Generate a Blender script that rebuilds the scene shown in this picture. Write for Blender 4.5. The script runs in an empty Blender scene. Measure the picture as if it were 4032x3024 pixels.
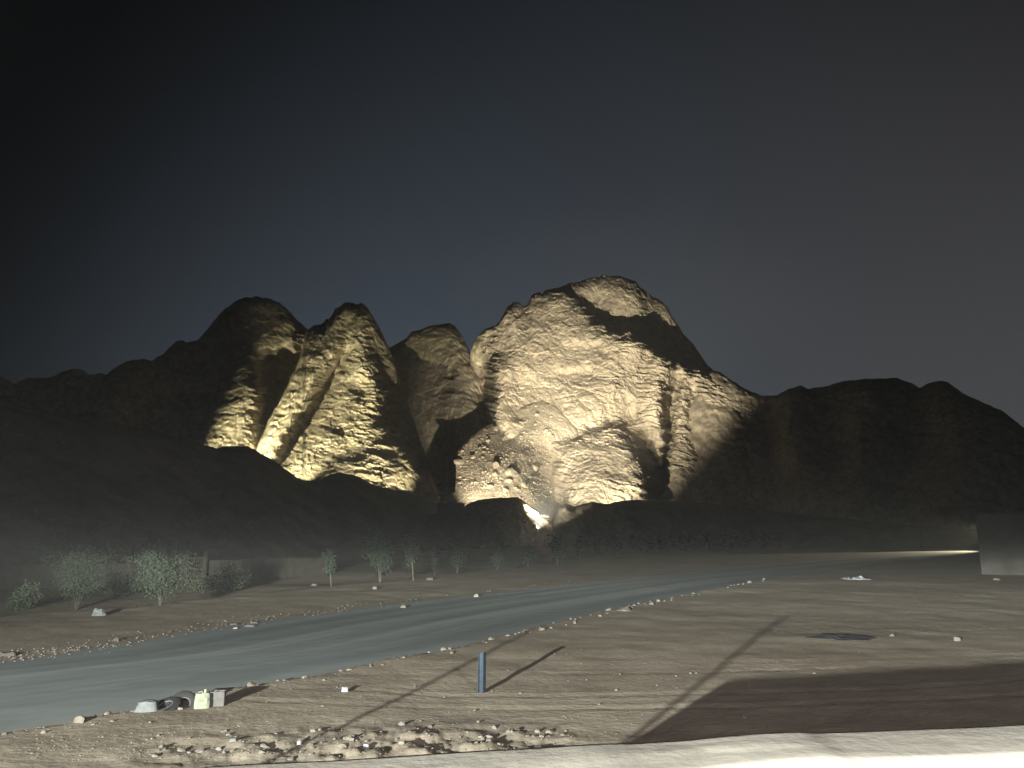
import bpy, bmesh, math, random
import numpy as np

# ------------------------------------------------------------------ camera, sky, exposure
scn = bpy.context.scene
COL = scn.collection
PW, PH, F = 4032.0, 3024.0, 3030.0           # photograph size and focal length in its pixels
PITCH = math.atan(598 / F)                    # horizon lies 598 px below the centre
CAMZ = 4.2                                    # eye height above the sand

cam_d = bpy.data.cameras.new('camera')
cam = bpy.data.objects.new('camera', cam_d)
COL.objects.link(cam)
cam.location = (0, 0, CAMZ)
cam.rotation_euler = (math.pi / 2 + PITCH, 0, 0)
cam_d.sensor_width = 36
cam_d.lens = 36 * F / PW
cam_d.clip_start = 0.05
cam_d.clip_end = 6000
scn.camera = cam
scn.view_settings.view_transform = 'Standard'
scn.view_settings.look = 'None'
scn.view_settings.exposure = 0
scn.view_settings.gamma = 1
scn.render.engine = 'CYCLES'
scn.cycles.use_denoising = True
scn.cycles.max_bounces = 5
scn.cycles.diffuse_bounces = 3

world = bpy.data.worlds.new('World')
scn.world = world
world.use_nodes = True
wn, wl = world.node_tree.nodes, world.node_tree.links
wn.clear()
def wnode(t, **k):
    n = wn.new(t)
    for a, b in k.items(): setattr(n, a, b)
    return n
def wmath(op, a, b=None, c=None):
    n = wnode('ShaderNodeMath', operation=op)
    for i, v in enumerate((a, b, c)):
        if v is None: continue
        if isinstance(v, (int, float)): n.inputs[i].default_value = v
        else: wl.new(v, n.inputs[i])
    return n.outputs[0]
w_out = wnode('ShaderNodeOutputWorld')
# faint night sky: the moonlit scatter of a clear sky, turned far down ...
w_sky = wnode('ShaderNodeTexSky', sky_type='NISHITA')
w_sky.sun_disc = False
w_sky.sun_elevation = math.radians(35)
w_sky.sun_rotation = math.radians(150)
w_sky.dust_density = 3.0
w_bg1 = wnode('ShaderNodeBackground')
w_bg1.inputs[1].default_value = 0.00025
wl.new(w_sky.outputs[0], w_bg1.inputs[0])
# ... and the glow of the town's lights in the dusty air, strongest low down over the valley
w_tc = wnode('ShaderNodeTexCoord')
w_sep = wnode('ShaderNodeSeparateXYZ')
wl.new(w_tc.outputs['Generated'], w_sep.inputs[0])
w_el = wmath('MAXIMUM', w_sep.outputs[2], 0.0)
w_fall = wmath('POWER', 2.718, wmath('MULTIPLY', w_el, -2.66))
w_dot = wmath('ADD', wmath('MULTIPLY', w_sep.outputs[0], 0.26), wmath('MULTIPLY', w_sep.outputs[1], 0.966))
w_rng = wnode('ShaderNodeMapRange', interpolation_type='SMOOTHSTEP')
wl.new(w_dot, w_rng.inputs[0]); w_rng.inputs[1].default_value = 0.56; w_rng.inputs[2].default_value = 0.92
w_rng.inputs[3].default_value = 0.02; w_rng.inputs[4].default_value = 1.12
w_az = w_rng.outputs[0]
w_mix = wnode('ShaderNodeMix', data_type='RGBA')
wl.new(wmath('MINIMUM', wmath('MAXIMUM', wmath('ADD', wmath('MULTIPLY', w_sep.outputs[0], 2.0), 0.05), 0.0), 1.0), w_mix.inputs[0])
w_mix.inputs[6].default_value = (0.086, 0.108, 0.138, 1)
w_mix.inputs[7].default_value = (0.101, 0.102, 0.108, 1)
w_bg2 = wnode('ShaderNodeBackground')
wl.new(w_mix.outputs[2], w_bg2.inputs[0])
wl.new(wmath('MULTIPLY', w_fall, w_az), w_bg2.inputs[1])
w_add = wnode('ShaderNodeAddShader')
wl.new(w_bg1.outputs[0], w_add.inputs[0]); wl.new(w_bg2.outputs[0], w_add.inputs[1])
wl.new(w_add.outputs[0], w_out.inputs[0])

HAZE = 0.00022
# ------------------------------------------------------------------ helpers
random.seed(7)
RNG = np.random.default_rng(11)

def ray(px, py):
    a = (np.asarray(px, float) - PW / 2) / F
    b = (PH / 2 - np.asarray(py, float)) / F
    return a, math.cos(PITCH) - b * math.sin(PITCH), math.sin(PITCH) + b * math.cos(PITCH)
def at_dist(px, py, r):
    x, y, z = ray(px, py)
    t = r / np.hypot(x, y)
    return x * t, y * t, CAMZ + z * t
def on_plane(px, py, z=0.0):
    x, y, dz = ray(px, py)
    t = (z - CAMZ) / dz
    return float(x * t), float(y * t)

def _hash(ix, iy, iz, seed):
    M = np.int64(0xFFFFFFFF)
    h = (ix * 374761393 + iy * 668265263 + iz * 2147483647 + seed * 974711) & M
    h = ((h ^ (h >> 13)) * 1274126177) & M
    h = ((h ^ (h >> 15)) * 668265263) & M
    return ((h ^ (h >> 16)) & 0xFFFF).astype(np.float64) / 32767.5 - 1.0
def noise(x, y, z, seed=0):
    x, y, z = np.broadcast_arrays(np.asarray(x, float), np.asarray(y, float), np.asarray(z, float))
    ix, iy, iz = (np.floor(v).astype(np.int64) for v in (x, y, z))
    fx, fy, fz = x - ix, y - iy, z - iz
    ux, uy, uz = (f * f * f * (f * (f * 6 - 15) + 10) for f in (fx, fy, fz))
    r = 0
    for dx in (0, 1):
        wx = ux if dx else 1 - ux
        for dy in (0, 1):
            wy = uy if dy else 1 - uy
            for dz in (0, 1):
                wz = uz if dz else 1 - uz
                r = r + _hash(ix + dx, iy + dy, iz + dz, seed) * wx * wy * wz
    return r
def fbm(x, y, z, oct=4, seed=0, gain=0.5, ridged=False):
    s, a, t = 0, 1.0, 0
    for o in range(oct):
        k = 2.03 ** o
        n = noise(x * k + o * 17.3, y * k - o * 9.1, z * k + o * 5.7, seed + o)
        if ridged: n = 1 - 2 * np.abs(n)
        s = s + a * n; t += a; a *= gain
    return s / t
def worley(u, v, seed=0):
    """2-D cells: (value of the nearest cell, offset to its centre, distance to the border)"""
    iu, iv = np.floor(u).astype(np.int64), np.floor(v).astype(np.int64)
    f1 = np.full(u.shape, 9.0); f2 = np.full(u.shape, 9.0)
    val = np.zeros(u.shape); du = np.zeros(u.shape); dv = np.zeros(u.shape); v2 = np.zeros(u.shape); v3 = np.zeros(u.shape)
    for a in (-1, 0, 1):
        for b in (-1, 0, 1):
            ci, cj = iu + a, iv + b
            cx = ci + 0.5 + 0.48 * _hash(ci, cj, ci * 0, seed); cy = cj + 0.5 + 0.48 * _hash(ci, cj, ci * 0 + 1, seed)
            ex, ey = u - cx, v - cy
            d = np.sqrt(ex * ex + ey * ey)
            m = d < f1
            f2 = np.where(m, f1, np.minimum(f2, d)); f1 = np.where(m, d, f1)
            du = np.where(m, ex, du); dv = np.where(m, ey, dv)
            val = np.where(m, _hash(ci, cj, ci * 0 + 2, seed), val)
            v2 = np.where(m, _hash(ci, cj, ci * 0 + 3, seed), v2); v3 = np.where(m, _hash(ci, cj, ci * 0 + 4, seed), v3)
    return val, du, dv, v2, v3, f2 - f1
def sstep(a, b, x):
    t = np.clip((x - a) / (b - a), 0, 1)
    return t * t * (3 - 2 * t)

def link(name, me, mat=None, parent=None, smooth=False, **props):
    o = bpy.data.objects.new(name, me)
    COL.objects.link(o)
    if mat and not me.materials: me.materials.append(mat)
    if parent: o.parent = parent
    for k, v in props.items(): o[k] = v
    if smooth: me.shade_smooth()
    return o
def grid_mesh(name, X, Y, Z, flip=False):
    n, m = X.shape
    me = bpy.data.meshes.new(name)
    co = np.stack([X, Y, Z], -1).reshape(-1, 3)
    i = np.arange(n * m).reshape(n, m)
    q = np.stack([i[:-1, :-1], i[:-1, 1:], i[1:, 1:], i[1:, :-1]], -1).reshape(-1, 4)
    if flip: q = q[:, ::-1]
    me.vertices.add(len(co)); me.vertices.foreach_set('co', co.ravel().astype(np.float32))
    me.loops.add(q.size); me.loops.foreach_set('vertex_index', q.ravel().astype(np.int32))
    me.polygons.add(len(q))
    me.polygons.foreach_set('loop_start', np.arange(0, q.size, 4, dtype=np.int32))
    me.update(calc_edges=True)
    me.validate()
    return me
def empty(name, loc, rz=0.0, **props):
    o = bpy.data.objects.new(name, None)
    COL.objects.link(o)
    o.location = loc; o.rotation_euler = (0, 0, rz)
    o.empty_display_size = 0.2
    for k, v in props.items(): o[k] = v
    return o
def bm_mesh(name, bm):
    me = bpy.data.meshes.new(name)
    bm.normal_update(); bm.to_mesh(me); bm.free()
    return me
def add_box(bm, c, s, rot=None, bevel=0.0, jitter=0.0):
    g = bmesh.ops.create_cube(bm, size=1.0)['verts']
    for v in g:
        v.co.x *= s[0]; v.co.y *= s[1]; v.co.z *= s[2]
        if jitter: v.co += Vector((random.uniform(-1, 1), random.uniform(-1, 1), random.uniform(-1, 1))) * jitter
    if bevel:
        es = list({e for v in g for e in v.link_edges})
        r = bmesh.ops.bevel(bm, geom=es, offset=bevel, segments=2, affect='EDGES')
        g = list({v for f in r['faces'] for v in f.verts} | {v for v in g if v.is_valid})
    M = Matrix.Translation(c)
    if rot: M = M @ Euler(rot).to_matrix().to_4x4()
    bmesh.ops.transform(bm, matrix=M, verts=g)
    return g
def add_tube(bm, pts, radii, seg=8, cap=True):
    rings = []
    for i, p in enumerate(pts):
        p = Vector(p)
        d = Vector(pts[min(i + 1, len(pts) - 1)]) - Vector(pts[max(i - 1, 0)])
        d.normalize()
        up = Vector((0, 0, 1)) if abs(d.z) < 0.9 else Vector((1, 0, 0))
        a = d.cross(up).normalized(); b = d.cross(a).normalized()
        rings.append([bm.verts.new(p + (a * math.cos(t) + b * math.sin(t)) * radii[i]) for t in [2 * math.pi * k / seg for k in range(seg)]])
    for r0, r1 in zip(rings, rings[1:]):
        for k in range(seg):
            bm.faces.new((r0[k], r0[(k + 1) % seg], r1[(k + 1) % seg], r1[k]))
    if cap:
        bm.faces.new(rings[0][::-1]); bm.faces.new(rings[-1])
from mathutils import Vector, Matrix, Euler

# ------------------------------------------------------------------ materials
def material(name, rough=0.9, spec=0.2):
    m = bpy.data.materials.new(name)
    m.use_nodes = True
    b = m.node_tree.nodes['Principled BSDF']
    b.inputs['Roughness'].default_value = rough
    b.inputs['Specular IOR Level'].default_value = spec
    return m, m.node_tree.nodes, m.node_tree.links, b
def noise_mat(name, stops, scale, rough=0.9, spec=0.2, bump=0.0, bscale=None, detail=8, stretch=(1, 1, 1), obj=False, scale2=None, mix2=None, bdist=0.1, patches=None):
    """colour ramp over fractal noise in metres; a second, larger noise shifts it; optional patches of another colour"""
    m, n, l, b = material(name, rough, spec)
    src = n.new('ShaderNodeTexCoord').outputs['Object'] if obj else n.new('ShaderNodeNewGeometry').outputs['Position']
    mp = n.new('ShaderNodeMapping'); mp.inputs['Scale'].default_value = stretch
    l.new(src, mp.inputs[0])
    t = n.new('ShaderNodeTexNoise'); t.inputs['Scale'].default_value = scale; t.inputs['Detail'].default_value = detail; t.inputs['Roughness'].default_value = 0.62
    l.new(mp.outputs[0], t.inputs['Vector'])
    cr = n.new('ShaderNodeValToRGB')
    el = cr.color_ramp.elements
    while len(el) < len(stops): el.new(0.5)
    for e, (p, c) in zip(el, stops): e.position = p; e.color = (*c, 1)
    l.new(t.outputs[0], cr.inputs[0])
    out = cr.outputs[0]
    if scale2:
        t2 = n.new('ShaderNodeTexNoise'); t2.inputs['Scale'].default_value = scale2; t2.inputs['Detail'].default_value = 5
        l.new(src, t2.inputs['Vector'])
        r2 = n.new('ShaderNodeValToRGB')
        r2.color_ramp.elements[0].position = 0.38; r2.color_ramp.elements[1].position = 0.66
        l.new(t2.outputs[0], r2.inputs[0])
        mx = n.new('ShaderNodeMix'); mx.data_type = 'RGBA'; mx.blend_type = 'MIX'
        l.new(r2.outputs[0], mx.inputs[0]); l.new(out, mx.inputs[6])
        ml = n.new('ShaderNodeMix'); ml.data_type = 'RGBA'; ml.blend_type = 'MULTIPLY'; ml.inputs[0].default_value = 1
        l.new(out, ml.inputs[6]); ml.inputs[7].default_value = (*mix2, 1)
        l.new(ml.outputs[2], mx.inputs[7])
        out = mx.outputs[2]
    if patches:
        pscale, plo, phi, pc = patches
        t3 = n.new('ShaderNodeTexNoise'); t3.inputs['Scale'].default_value = pscale; t3.inputs['Detail'].default_value = 6
        l.new(mp.outputs[0], t3.inputs['Vector'])
        r3 = n.new('ShaderNodeMapRange'); r3.inputs[1].default_value = plo; r3.inputs[2].default_value = phi
        l.new(t3.outputs[0], r3.inputs[0])
        mx = n.new('ShaderNodeMix'); mx.data_type = 'RGBA'
        l.new(r3.outputs[0], mx.inputs[0]); l.new(out, mx.inputs[6]); mx.inputs[7].default_value = (*pc, 1)
        out = mx.outputs[2]
    l.new(out, b.inputs['Base Color'])
    if bump:
        tb = n.new('ShaderNodeTexNoise'); tb.inputs['Scale'].default_value = bscale or scale * 3; tb.inputs['Detail'].default_value = 8; tb.inputs['Roughness'].default_value = 0.6
        l.new(mp.outputs[0], tb.inputs['Vector'])
        bp = n.new('ShaderNodeBump'); bp.inputs['Strength'].default_value = bump; bp.inputs['Distance'].default_value = bdist
        l.new(tb.outputs[0], bp.inputs['Height']); l.new(bp.outputs[0], b.inputs['Normal'])
    return m
def plain(name, col, rough=0.7, spec=0.3, metal=0.0, var=0.12, scale=12.0, bump=0.15):
    lo = tuple(c * (1 - var) for c in col); hi = tuple(min(1, c * (1 + var)) for c in col)
    m = noise_mat(name, [(0.3, lo), (0.7, hi)], scale, rough, spec, bump=bump, bscale=scale * 4, obj=True, bdist=0.01)
    m.node_tree.nodes['Principled BSDF'].inputs['Metallic'].default_value = metal
    return m

def rock_material():
    m, n, l, b = material('granite', 0.95, 0.1)
    pos = n.new('ShaderNodeNewGeometry').outputs['Position']
    def mapped(sc):
        mp = n.new('ShaderNodeMapping'); mp.inputs['Scale'].default_value = sc; l.new(pos, mp.inputs[0]); return mp.outputs[0]
    def tex(scale, sc=(1, 1, 1), det=8, rough=0.62):
        t = n.new('ShaderNodeTexNoise'); t.inputs['Scale'].default_value = scale; t.inputs['Detail'].default_value = det; t.inputs['Roughness'].default_value = rough
        l.new(mapped(sc), t.inputs['Vector']); return t.outputs[0]
    def rng(v, lo, hi, a_=0.0, c_=1.0):
        r = n.new('ShaderNodeMapRange'); l.new(v, r.inputs[0])
        for i, q in enumerate((lo, hi, a_, c_)): r.inputs[i + 1].default_value = q
        return r.outputs[0]
    def mix(f, a_, c_, kind='MIX'):
        x = n.new('ShaderNodeMix'); x.data_type = 'RGBA'; x.blend_type = kind
        for i, v in ((0, f), (6, a_), (7, c_)):
            if isinstance(v, tuple): x.inputs[i].default_value = (*v, 1)
            elif isinstance(v, (int, float)): x.inputs[i].default_value = v
            else: l.new(v, x.inputs[i])
        return x.outputs[2]
    cr = n.new('ShaderNodeValToRGB'); e = cr.color_ramp.elements; e.new(0.5)
    for q, (p, c) in zip(e, [(0.30, (0.25, 0.21, 0.158)), (0.5, (0.375, 0.322, 0.246)), (0.68, (0.47, 0.41, 0.32))]): q.position = p; q.color = (*c, 1)
    l.new(tex(0.22), cr.inputs[0])
    col = cr.outputs[0]
    col = mix(rng(tex(0.035, det=5), 0.42, 0.62, 0, 0.8), col, mix(1.0, col, (0.76, 0.73, 0.74), 'MULTIPLY'))          # greyer weathered faces
    col = mix(rng(tex(0.30, (1, 1, 0.16), 6), 0.52, 0.68, 0, 0.7), col, (0.20, 0.172, 0.14))                          # run-off stains
    col = mix(rng(tex(0.9, (1, 1, 1.3), 8, 0.7), 0.555, 0.63, 0, 0.8), col, (0.12, 0.106, 0.082))                     # dark varnish, with shadows of scrub painted in as specks
    col = mix(rng(tex(0.7, (1, 1, 1.3), 8, 0.7), 0.60, 0.72, 0, 0.6), col, (0.56, 0.51, 0.42))                         # fresh pale breaks
    l.new(col, b.inputs['Base Color'])
    bp = n.new('ShaderNodeBump'); bp.inputs['Strength'].default_value = 0.55; bp.inputs['Distance'].default_value = 0.4
    l.new(tex(1.6, (1, 1, 1.4), 8), bp.inputs['Height']); l.new(bp.outputs[0], b.inputs['Normal'])
    return m
M_ROCK = rock_material()
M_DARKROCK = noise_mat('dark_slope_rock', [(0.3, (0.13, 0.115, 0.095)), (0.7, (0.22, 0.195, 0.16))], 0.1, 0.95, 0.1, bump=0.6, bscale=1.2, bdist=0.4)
M_SCREE = noise_mat('scree', [(0.3, (0.23, 0.195, 0.15)), (0.55, (0.35, 0.30, 0.235)), (0.72, (0.44, 0.385, 0.305))], 0.7, 0.95, 0.1, bump=0.8, bscale=1.8, bdist=0.5)
M_SAND = noise_mat('sand', [(0.3, (0.285, 0.245, 0.19)), (0.5, (0.345, 0.30, 0.24)), (0.72, (0.40, 0.35, 0.285))], 0.55, 0.95, 0.1,
                   bump=0.6, bscale=5.0, bdist=0.05, scale2=0.12, mix2=(0.82, 0.8, 0.78))
def road_material():
    m, n, l, b = material('dusty_asphalt', 0.85, 0.3)
    uv = n.new('ShaderNodeTexCoord').outputs['UV']
    def tex(sc, scale, det=6):
        mp = n.new('ShaderNodeMapping'); mp.inputs['Scale'].default_value = sc; l.new(uv, mp.inputs[0])
        t = n.new('ShaderNodeTexNoise'); t.inputs['Scale'].default_value = scale; t.inputs['Detail'].default_value = det; t.inputs['Roughness'].default_value = 0.6
        l.new(mp.outputs[0], t.inputs['Vector']); return t.outputs[0]
    def ramp(v, stops):
        c = n.new('ShaderNodeValToRGB'); e = c.color_ramp.elements
        while len(e) < len(stops): e.new(0.5)
        for q, (p, col) in zip(e, stops): q.position = p; q.color = (*col, 1)
        l.new(v, c.inputs[0]); return c.outputs[0]
    def mix(f, a_, c_, kind='MIX'):
        x = n.new('ShaderNodeMix'); x.data_type = 'RGBA'; x.blend_type = kind
        for i, v in ((0, f), (6, a_), (7, c_)):
            if isinstance(v, tuple): x.inputs[i].default_value = (*v, 1)
            elif isinstance(v, (int, float)): x.inputs[i].default_value = v
            else: l.new(v, x.inputs[i])
        return x.outputs[2]
    def rng(v, lo, hi, a_=0.0, c_=1.0):
        r = n.new('ShaderNodeMapRange'); l.new(v, r.inputs[0])
        for i, q in enumerate((lo, hi, a_, c_)): r.inputs[i + 1].default_value = q
        return r.outputs[0]
    base = ramp(tex((1, 1, 1), 0.9, 8), [(0.3, (0.22, 0.25, 0.262)), (0.7, (0.285, 0.315, 0.322))])
    lanes = ramp(tex((1.0, 0.02, 1), 0.55, 4), [(0.36, (0.66, 0.68, 0.69)), (0.52, (0.95, 0.97, 0.96)), (0.64, (1.25, 1.22, 1.16))])
    col = mix(1.0, base, lanes, 'MULTIPLY')
    patch = rng(tex((1, 0.5, 1), 0.28, 6), 0.58, 0.62, 0, 0.55)
    col = mix(patch, col, (0.18, 0.20, 0.205))
    sep = n.new('ShaderNodeSeparateXYZ'); l.new(uv, sep.inputs[0])
    wob = tex((1, 0.35, 1), 0.8, 5)
    def mth(op, a_, c_):
        x = n.new('ShaderNodeMath'); x.operation = op
        for i, v in enumerate((a_, c_)):
            if isinstance(v, (int, float)): x.inputs[i].default_value = v
            else: l.new(v, x.inputs[i])
        return x.outputs[0]
    near = rng(mth('SUBTRACT', sep.outputs[0], mth('MULTIPLY', wob, 1.4)), 0.5, -0.5)
    far = rng(mth('ADD', sep.outputs[0], mth('MULTIPLY', wob, 3.0)), 11.3, 12.6)
    drift = rng(tex((1, 0.12, 1), 0.5, 7), 0.60, 0.74, 0, 0.5)
    for f in (near, far, drift): col = mix(f, col, (0.27, 0.245, 0.205))
    l.new(col, b.inputs['Base Color'])
    bp = n.new('ShaderNodeBump'); bp.inputs['Strength'].default_value = 0.35; bp.inputs['Distance'].default_value = 0.015
    l.new(tex((1, 1, 1), 14, 6), bp.inputs['Height']); l.new(bp.outputs[0], b.inputs['Normal'])
    return m
M_ROAD = road_material()

# ------------------------------------------------------------------ terrain
NEAR_EDGE = [(-120, -75), (-40, -6), (-11.42, 18.33), (-10.35, 19.17), (-9.39, 20.57), (-8.58, 22.4), (-7.36, 23.9), (-6.09, 26.0), (-4.21, 28.68), (-1.95, 32.04), (3.58, 42.9), (14.36, 61.6), (24.66, 77.64), (31.9, 88.0), (60, 125), (120, 196), (202, 290), (420, 520)]
FAR_EDGE = [(-140, -75), (-50, -1), (-17.38, 27.45), (-16.21, 29.56), (-15.17, 32.72), (-13.34, 38.14), (-11.07, 42.9), (-8.48, 47.8), (-6.28, 52.0), (2.55, 66.5), (15.27, 85.0), (45.33, 130.0), (92.5, 193), (191.6, 308), (410, 530)]
FAR_EDGE = [(x * 1.085, y * 1.085) for x, y in FAR_EDGE]      # the road lies about 0.36 m below the near sand
BANK = [(-160, -60), (-40, 18), (-25.5, 40), (-26.7, 48.6), (-23.3, 53.1), (-20.3, 62.4), (-16.1, 70.1), (-13.2, 77), (-9.8, 81.4), (-6.5, 94.5), (-1.9, 103.5), (2.4, 118), (7.4, 124.5), (12.5, 147), (30.7, 224), (56, 253), (98, 309), (152, 380), (380, 560)]
def sdist(poly, x, y):
    """signed distance to an open polyline, positive on its right-hand side"""
    best = np.full(np.shape(x), 1e9); sg = np.ones(np.shape(x))
    for (x0, y0), (x1, y1) in zip(poly, poly[1:]):
        dx, dy = x1 - x0, y1 - y0
        t = np.clip(((x - x0) * dx + (y - y0) * dy) / (dx * dx + dy * dy), 0, 1)
        d = np.hypot(x - x0 - t * dx, y - y0 - t * dy)
        s = np.where((x - x0) * dy - (y - y0) * dx > 0, 1.0, -1.0)
        m = d < best
        best = np.where(m, d, best); sg = np.where(m, s, sg)
    return best * sg
def ground_z(x, y, fine=True):
    x = np.asarray(x, float); y = np.asarray(y, float)
    dn = sdist(NEAR_EDGE, x, y); df = sdist(FAR_EDGE, x, y); db = sdist(BANK, x, y)
    r = np.hypot(x, y)
    wob = noise(x * 0.45, y * 0.45, 0, 5) * 0.45 + noise(x * 1.6, y * 1.6, 0, 6) * 0.2
    near = sstep(-0.35, 0.3, dn + wob * np.clip(12 / np.maximum(r, 12) * 2, 0, 1))
    z = -0.38 * (1 - near)
    z = z - 0.9 * sstep(0.5, 9, -db) * (1 - sstep(240, 330, r))
    # rough ground: swells, ruts and lumps (not on the road)
    off = np.maximum(near, sstep(0.1, 1.5, -df))
    z = z + off * 0.05 * noise(x * 0.12, y * 0.12, 0, 1)
    z = z + off * sstep(0.0, 8, -db) * 0.35 * noise(x * 0.05, y * 0.05, 3, 2)
    if fine:
        f = 1 - sstep(60, 140, r)
        rut = fbm(x * 0.28, y * 0.95, 0, 4, 21, ridged=True)
        z = z + off * f * (0.05 * fbm(x * 0.5, y * 0.5, 0, 4, 3) + 0.009 * rut + 0.008 * np.clip(fbm(x * 0.35, y * 2.4, 1, 3, 23), -0.3, 1) * (1 - sstep(30, 55, r)))
        heap = np.exp(-(((x + 2.0) / 4.2) ** 2 + ((y - 16.3) / 1.9) ** 2))
        z = z + off * heap * (0.10 + 0.17 * fbm(x * 2.3, y * 2.3, 0, 4, 9))
    tr = 0
    for c0, c1, c2 in ((25.3, 0.02, 0.004), (26.9, 0.025, 0.004), (20.6, -0.05, 0.010), (22.1, -0.05, 0.011), (33.5, 0.10, 0.002), (35.2, 0.10, 0.002)):
        d_ = y - (c0 + c1 * x + c2 * x * x + 0.25 * noise(x * 0.2, c0, 0, 12))
        tr = tr - 0.032 * np.exp(-(d_ / 0.14) ** 2) + 0.016 * np.exp(-((d_ - 0.3) / 0.14) ** 2) + 0.012 * np.exp(-((d_ + 0.3) / 0.14) ** 2)
    if fine: z = z + near * tr * sstep(0.5, 2.5, dn) * (0.35 + 0.65 * sstep(-0.4, 0.3, noise(x * 0.22, y * 0.22, 4, 13)))
    # little scraped mound with a hollow behind it
    z = z + 0.10 * np.exp(-(((x - 13.2) / 2.4) ** 2 + ((y - 33.2) / 1.0) ** 2))
    # valley floor rises towards the mountains
    z = z + 9.0 * sstep(320, 430, r) * np.exp(-((x + 5) / 60.0) ** 2)
    return z
az = np.concatenate([np.radians(np.arange(-180, -40, 4.0)), np.radians(np.arange(-40, 40.01, 0.105)), np.radians(np.arange(44, 180.1, 4.0))])
rr = np.concatenate([[0.2, 2, 5, 8], 10.5 * 1.0105 ** np.arange(0, 330), 10.5 * 1.0105 ** 330 * 1.07 ** np.arange(1, 40)])
A, R = np.meshgrid(az, rr)
GX, GY = R * np.sin(A), R * np.cos(A)
link('ground', grid_mesh('ground', GX, GY, ground_z(GX, GY), flip=True), M_SAND, smooth=True, kind='structure')

def road():
    n = 700
    def resample(poly, n):
        p = np.array(poly, float)
        s = np.concatenate([[0], np.cumsum(np.hypot(*np.diff(p, axis=0).T))])
        u = np.linspace(0, 1, n) ** 1.6 * (s[-1] - 60) + 60
        return np.interp(u, s, p[:, 0]), np.interp(u, s, p[:, 1])
    nx, ny = resample(NEAR_EDGE, n); fx, fy = resample(FAR_EDGE, n)
    k = np.linspace(0, 1, 9)[:, None]
    wob = noise(np.arange(n) * 0.35, 0, 0, 31) * 0.22
    wx = noise(np.arange(n) * 0.35, 5, 0, 32) * 0.3
    X = nx * (1 - k) + fx * k; Y = ny * (1 - k) + fy * k
    X[0] += 0.25 + wob; Y[0] -= 0.15; X[-1] += wx - 0.1
    Z = ground_z(X, Y, False) * 0 - 0.355 + 0.05 * np.sin(k * np.pi)
    rr_ = np.hypot(X, Y)
    Z = np.where(rr_ > 60, Z + 0.0, Z)
    me = grid_mesh('road', X, Y, Z)
    along = np.concatenate([[0], np.cumsum(np.hypot(np.diff((nx + fx) / 2), np.diff((ny + fy) / 2)))])
    uv = np.stack([np.broadcast_to(k * 10.5, X.shape), np.broadcast_to(along, X.shape)], -1).reshape(-1, 2)
    vi = np.zeros(len(me.loops), np.int32); me.loops.foreach_get('vertex_index', vi)
    me.uv_layers.new(name='lane').data.foreach_set('uv', uv[vi].astype(np.float32).ravel())
    link('road', me, M_ROAD, smooth=True, kind='structure')
road()

# ------------------------------------------------------------------ mountains
def rbf(ctrl, spacing=34):
    pts = []
    for line in ctrl:
        if len(line) == 1: pts.append(line[0])
        for a, b in zip(line, line[1:]):
            L = math.hypot(b[0] - a[0], b[1] - a[1]); k = max(1, int(L / spacing))
            for i in range(k): pts.append(tuple(a[j] + (b[j] - a[j]) * i / k for j in range(3)))
        if len(line) > 1: pts.append(line[-1])
    p = np.unique(np.round(np.array(pts, float), 2), axis=0)
    d = np.hypot(p[:, None, 0] - p[None, :, 0], p[:, None, 1] - p[None, :, 1]) / 100
    n = len(p)
    Am = np.zeros((n + 1, n + 1)); Am[:n, :n] = d - np.eye(n) * 0.02; Am[:n, n] = 1; Am[n, :n] = 1
    w = np.linalg.solve(Am, np.append(p[:, 2], 0))
    def ev(x, y):
        s = np.full(x.shape, w[n])
        for i in range(n): s = s + w[i] * (np.sqrt((x - p[i, 0]) ** 2 + (y - p[i, 1]) ** 2) / 100)
        return s
    return ev
LAYERS = {}
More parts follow.
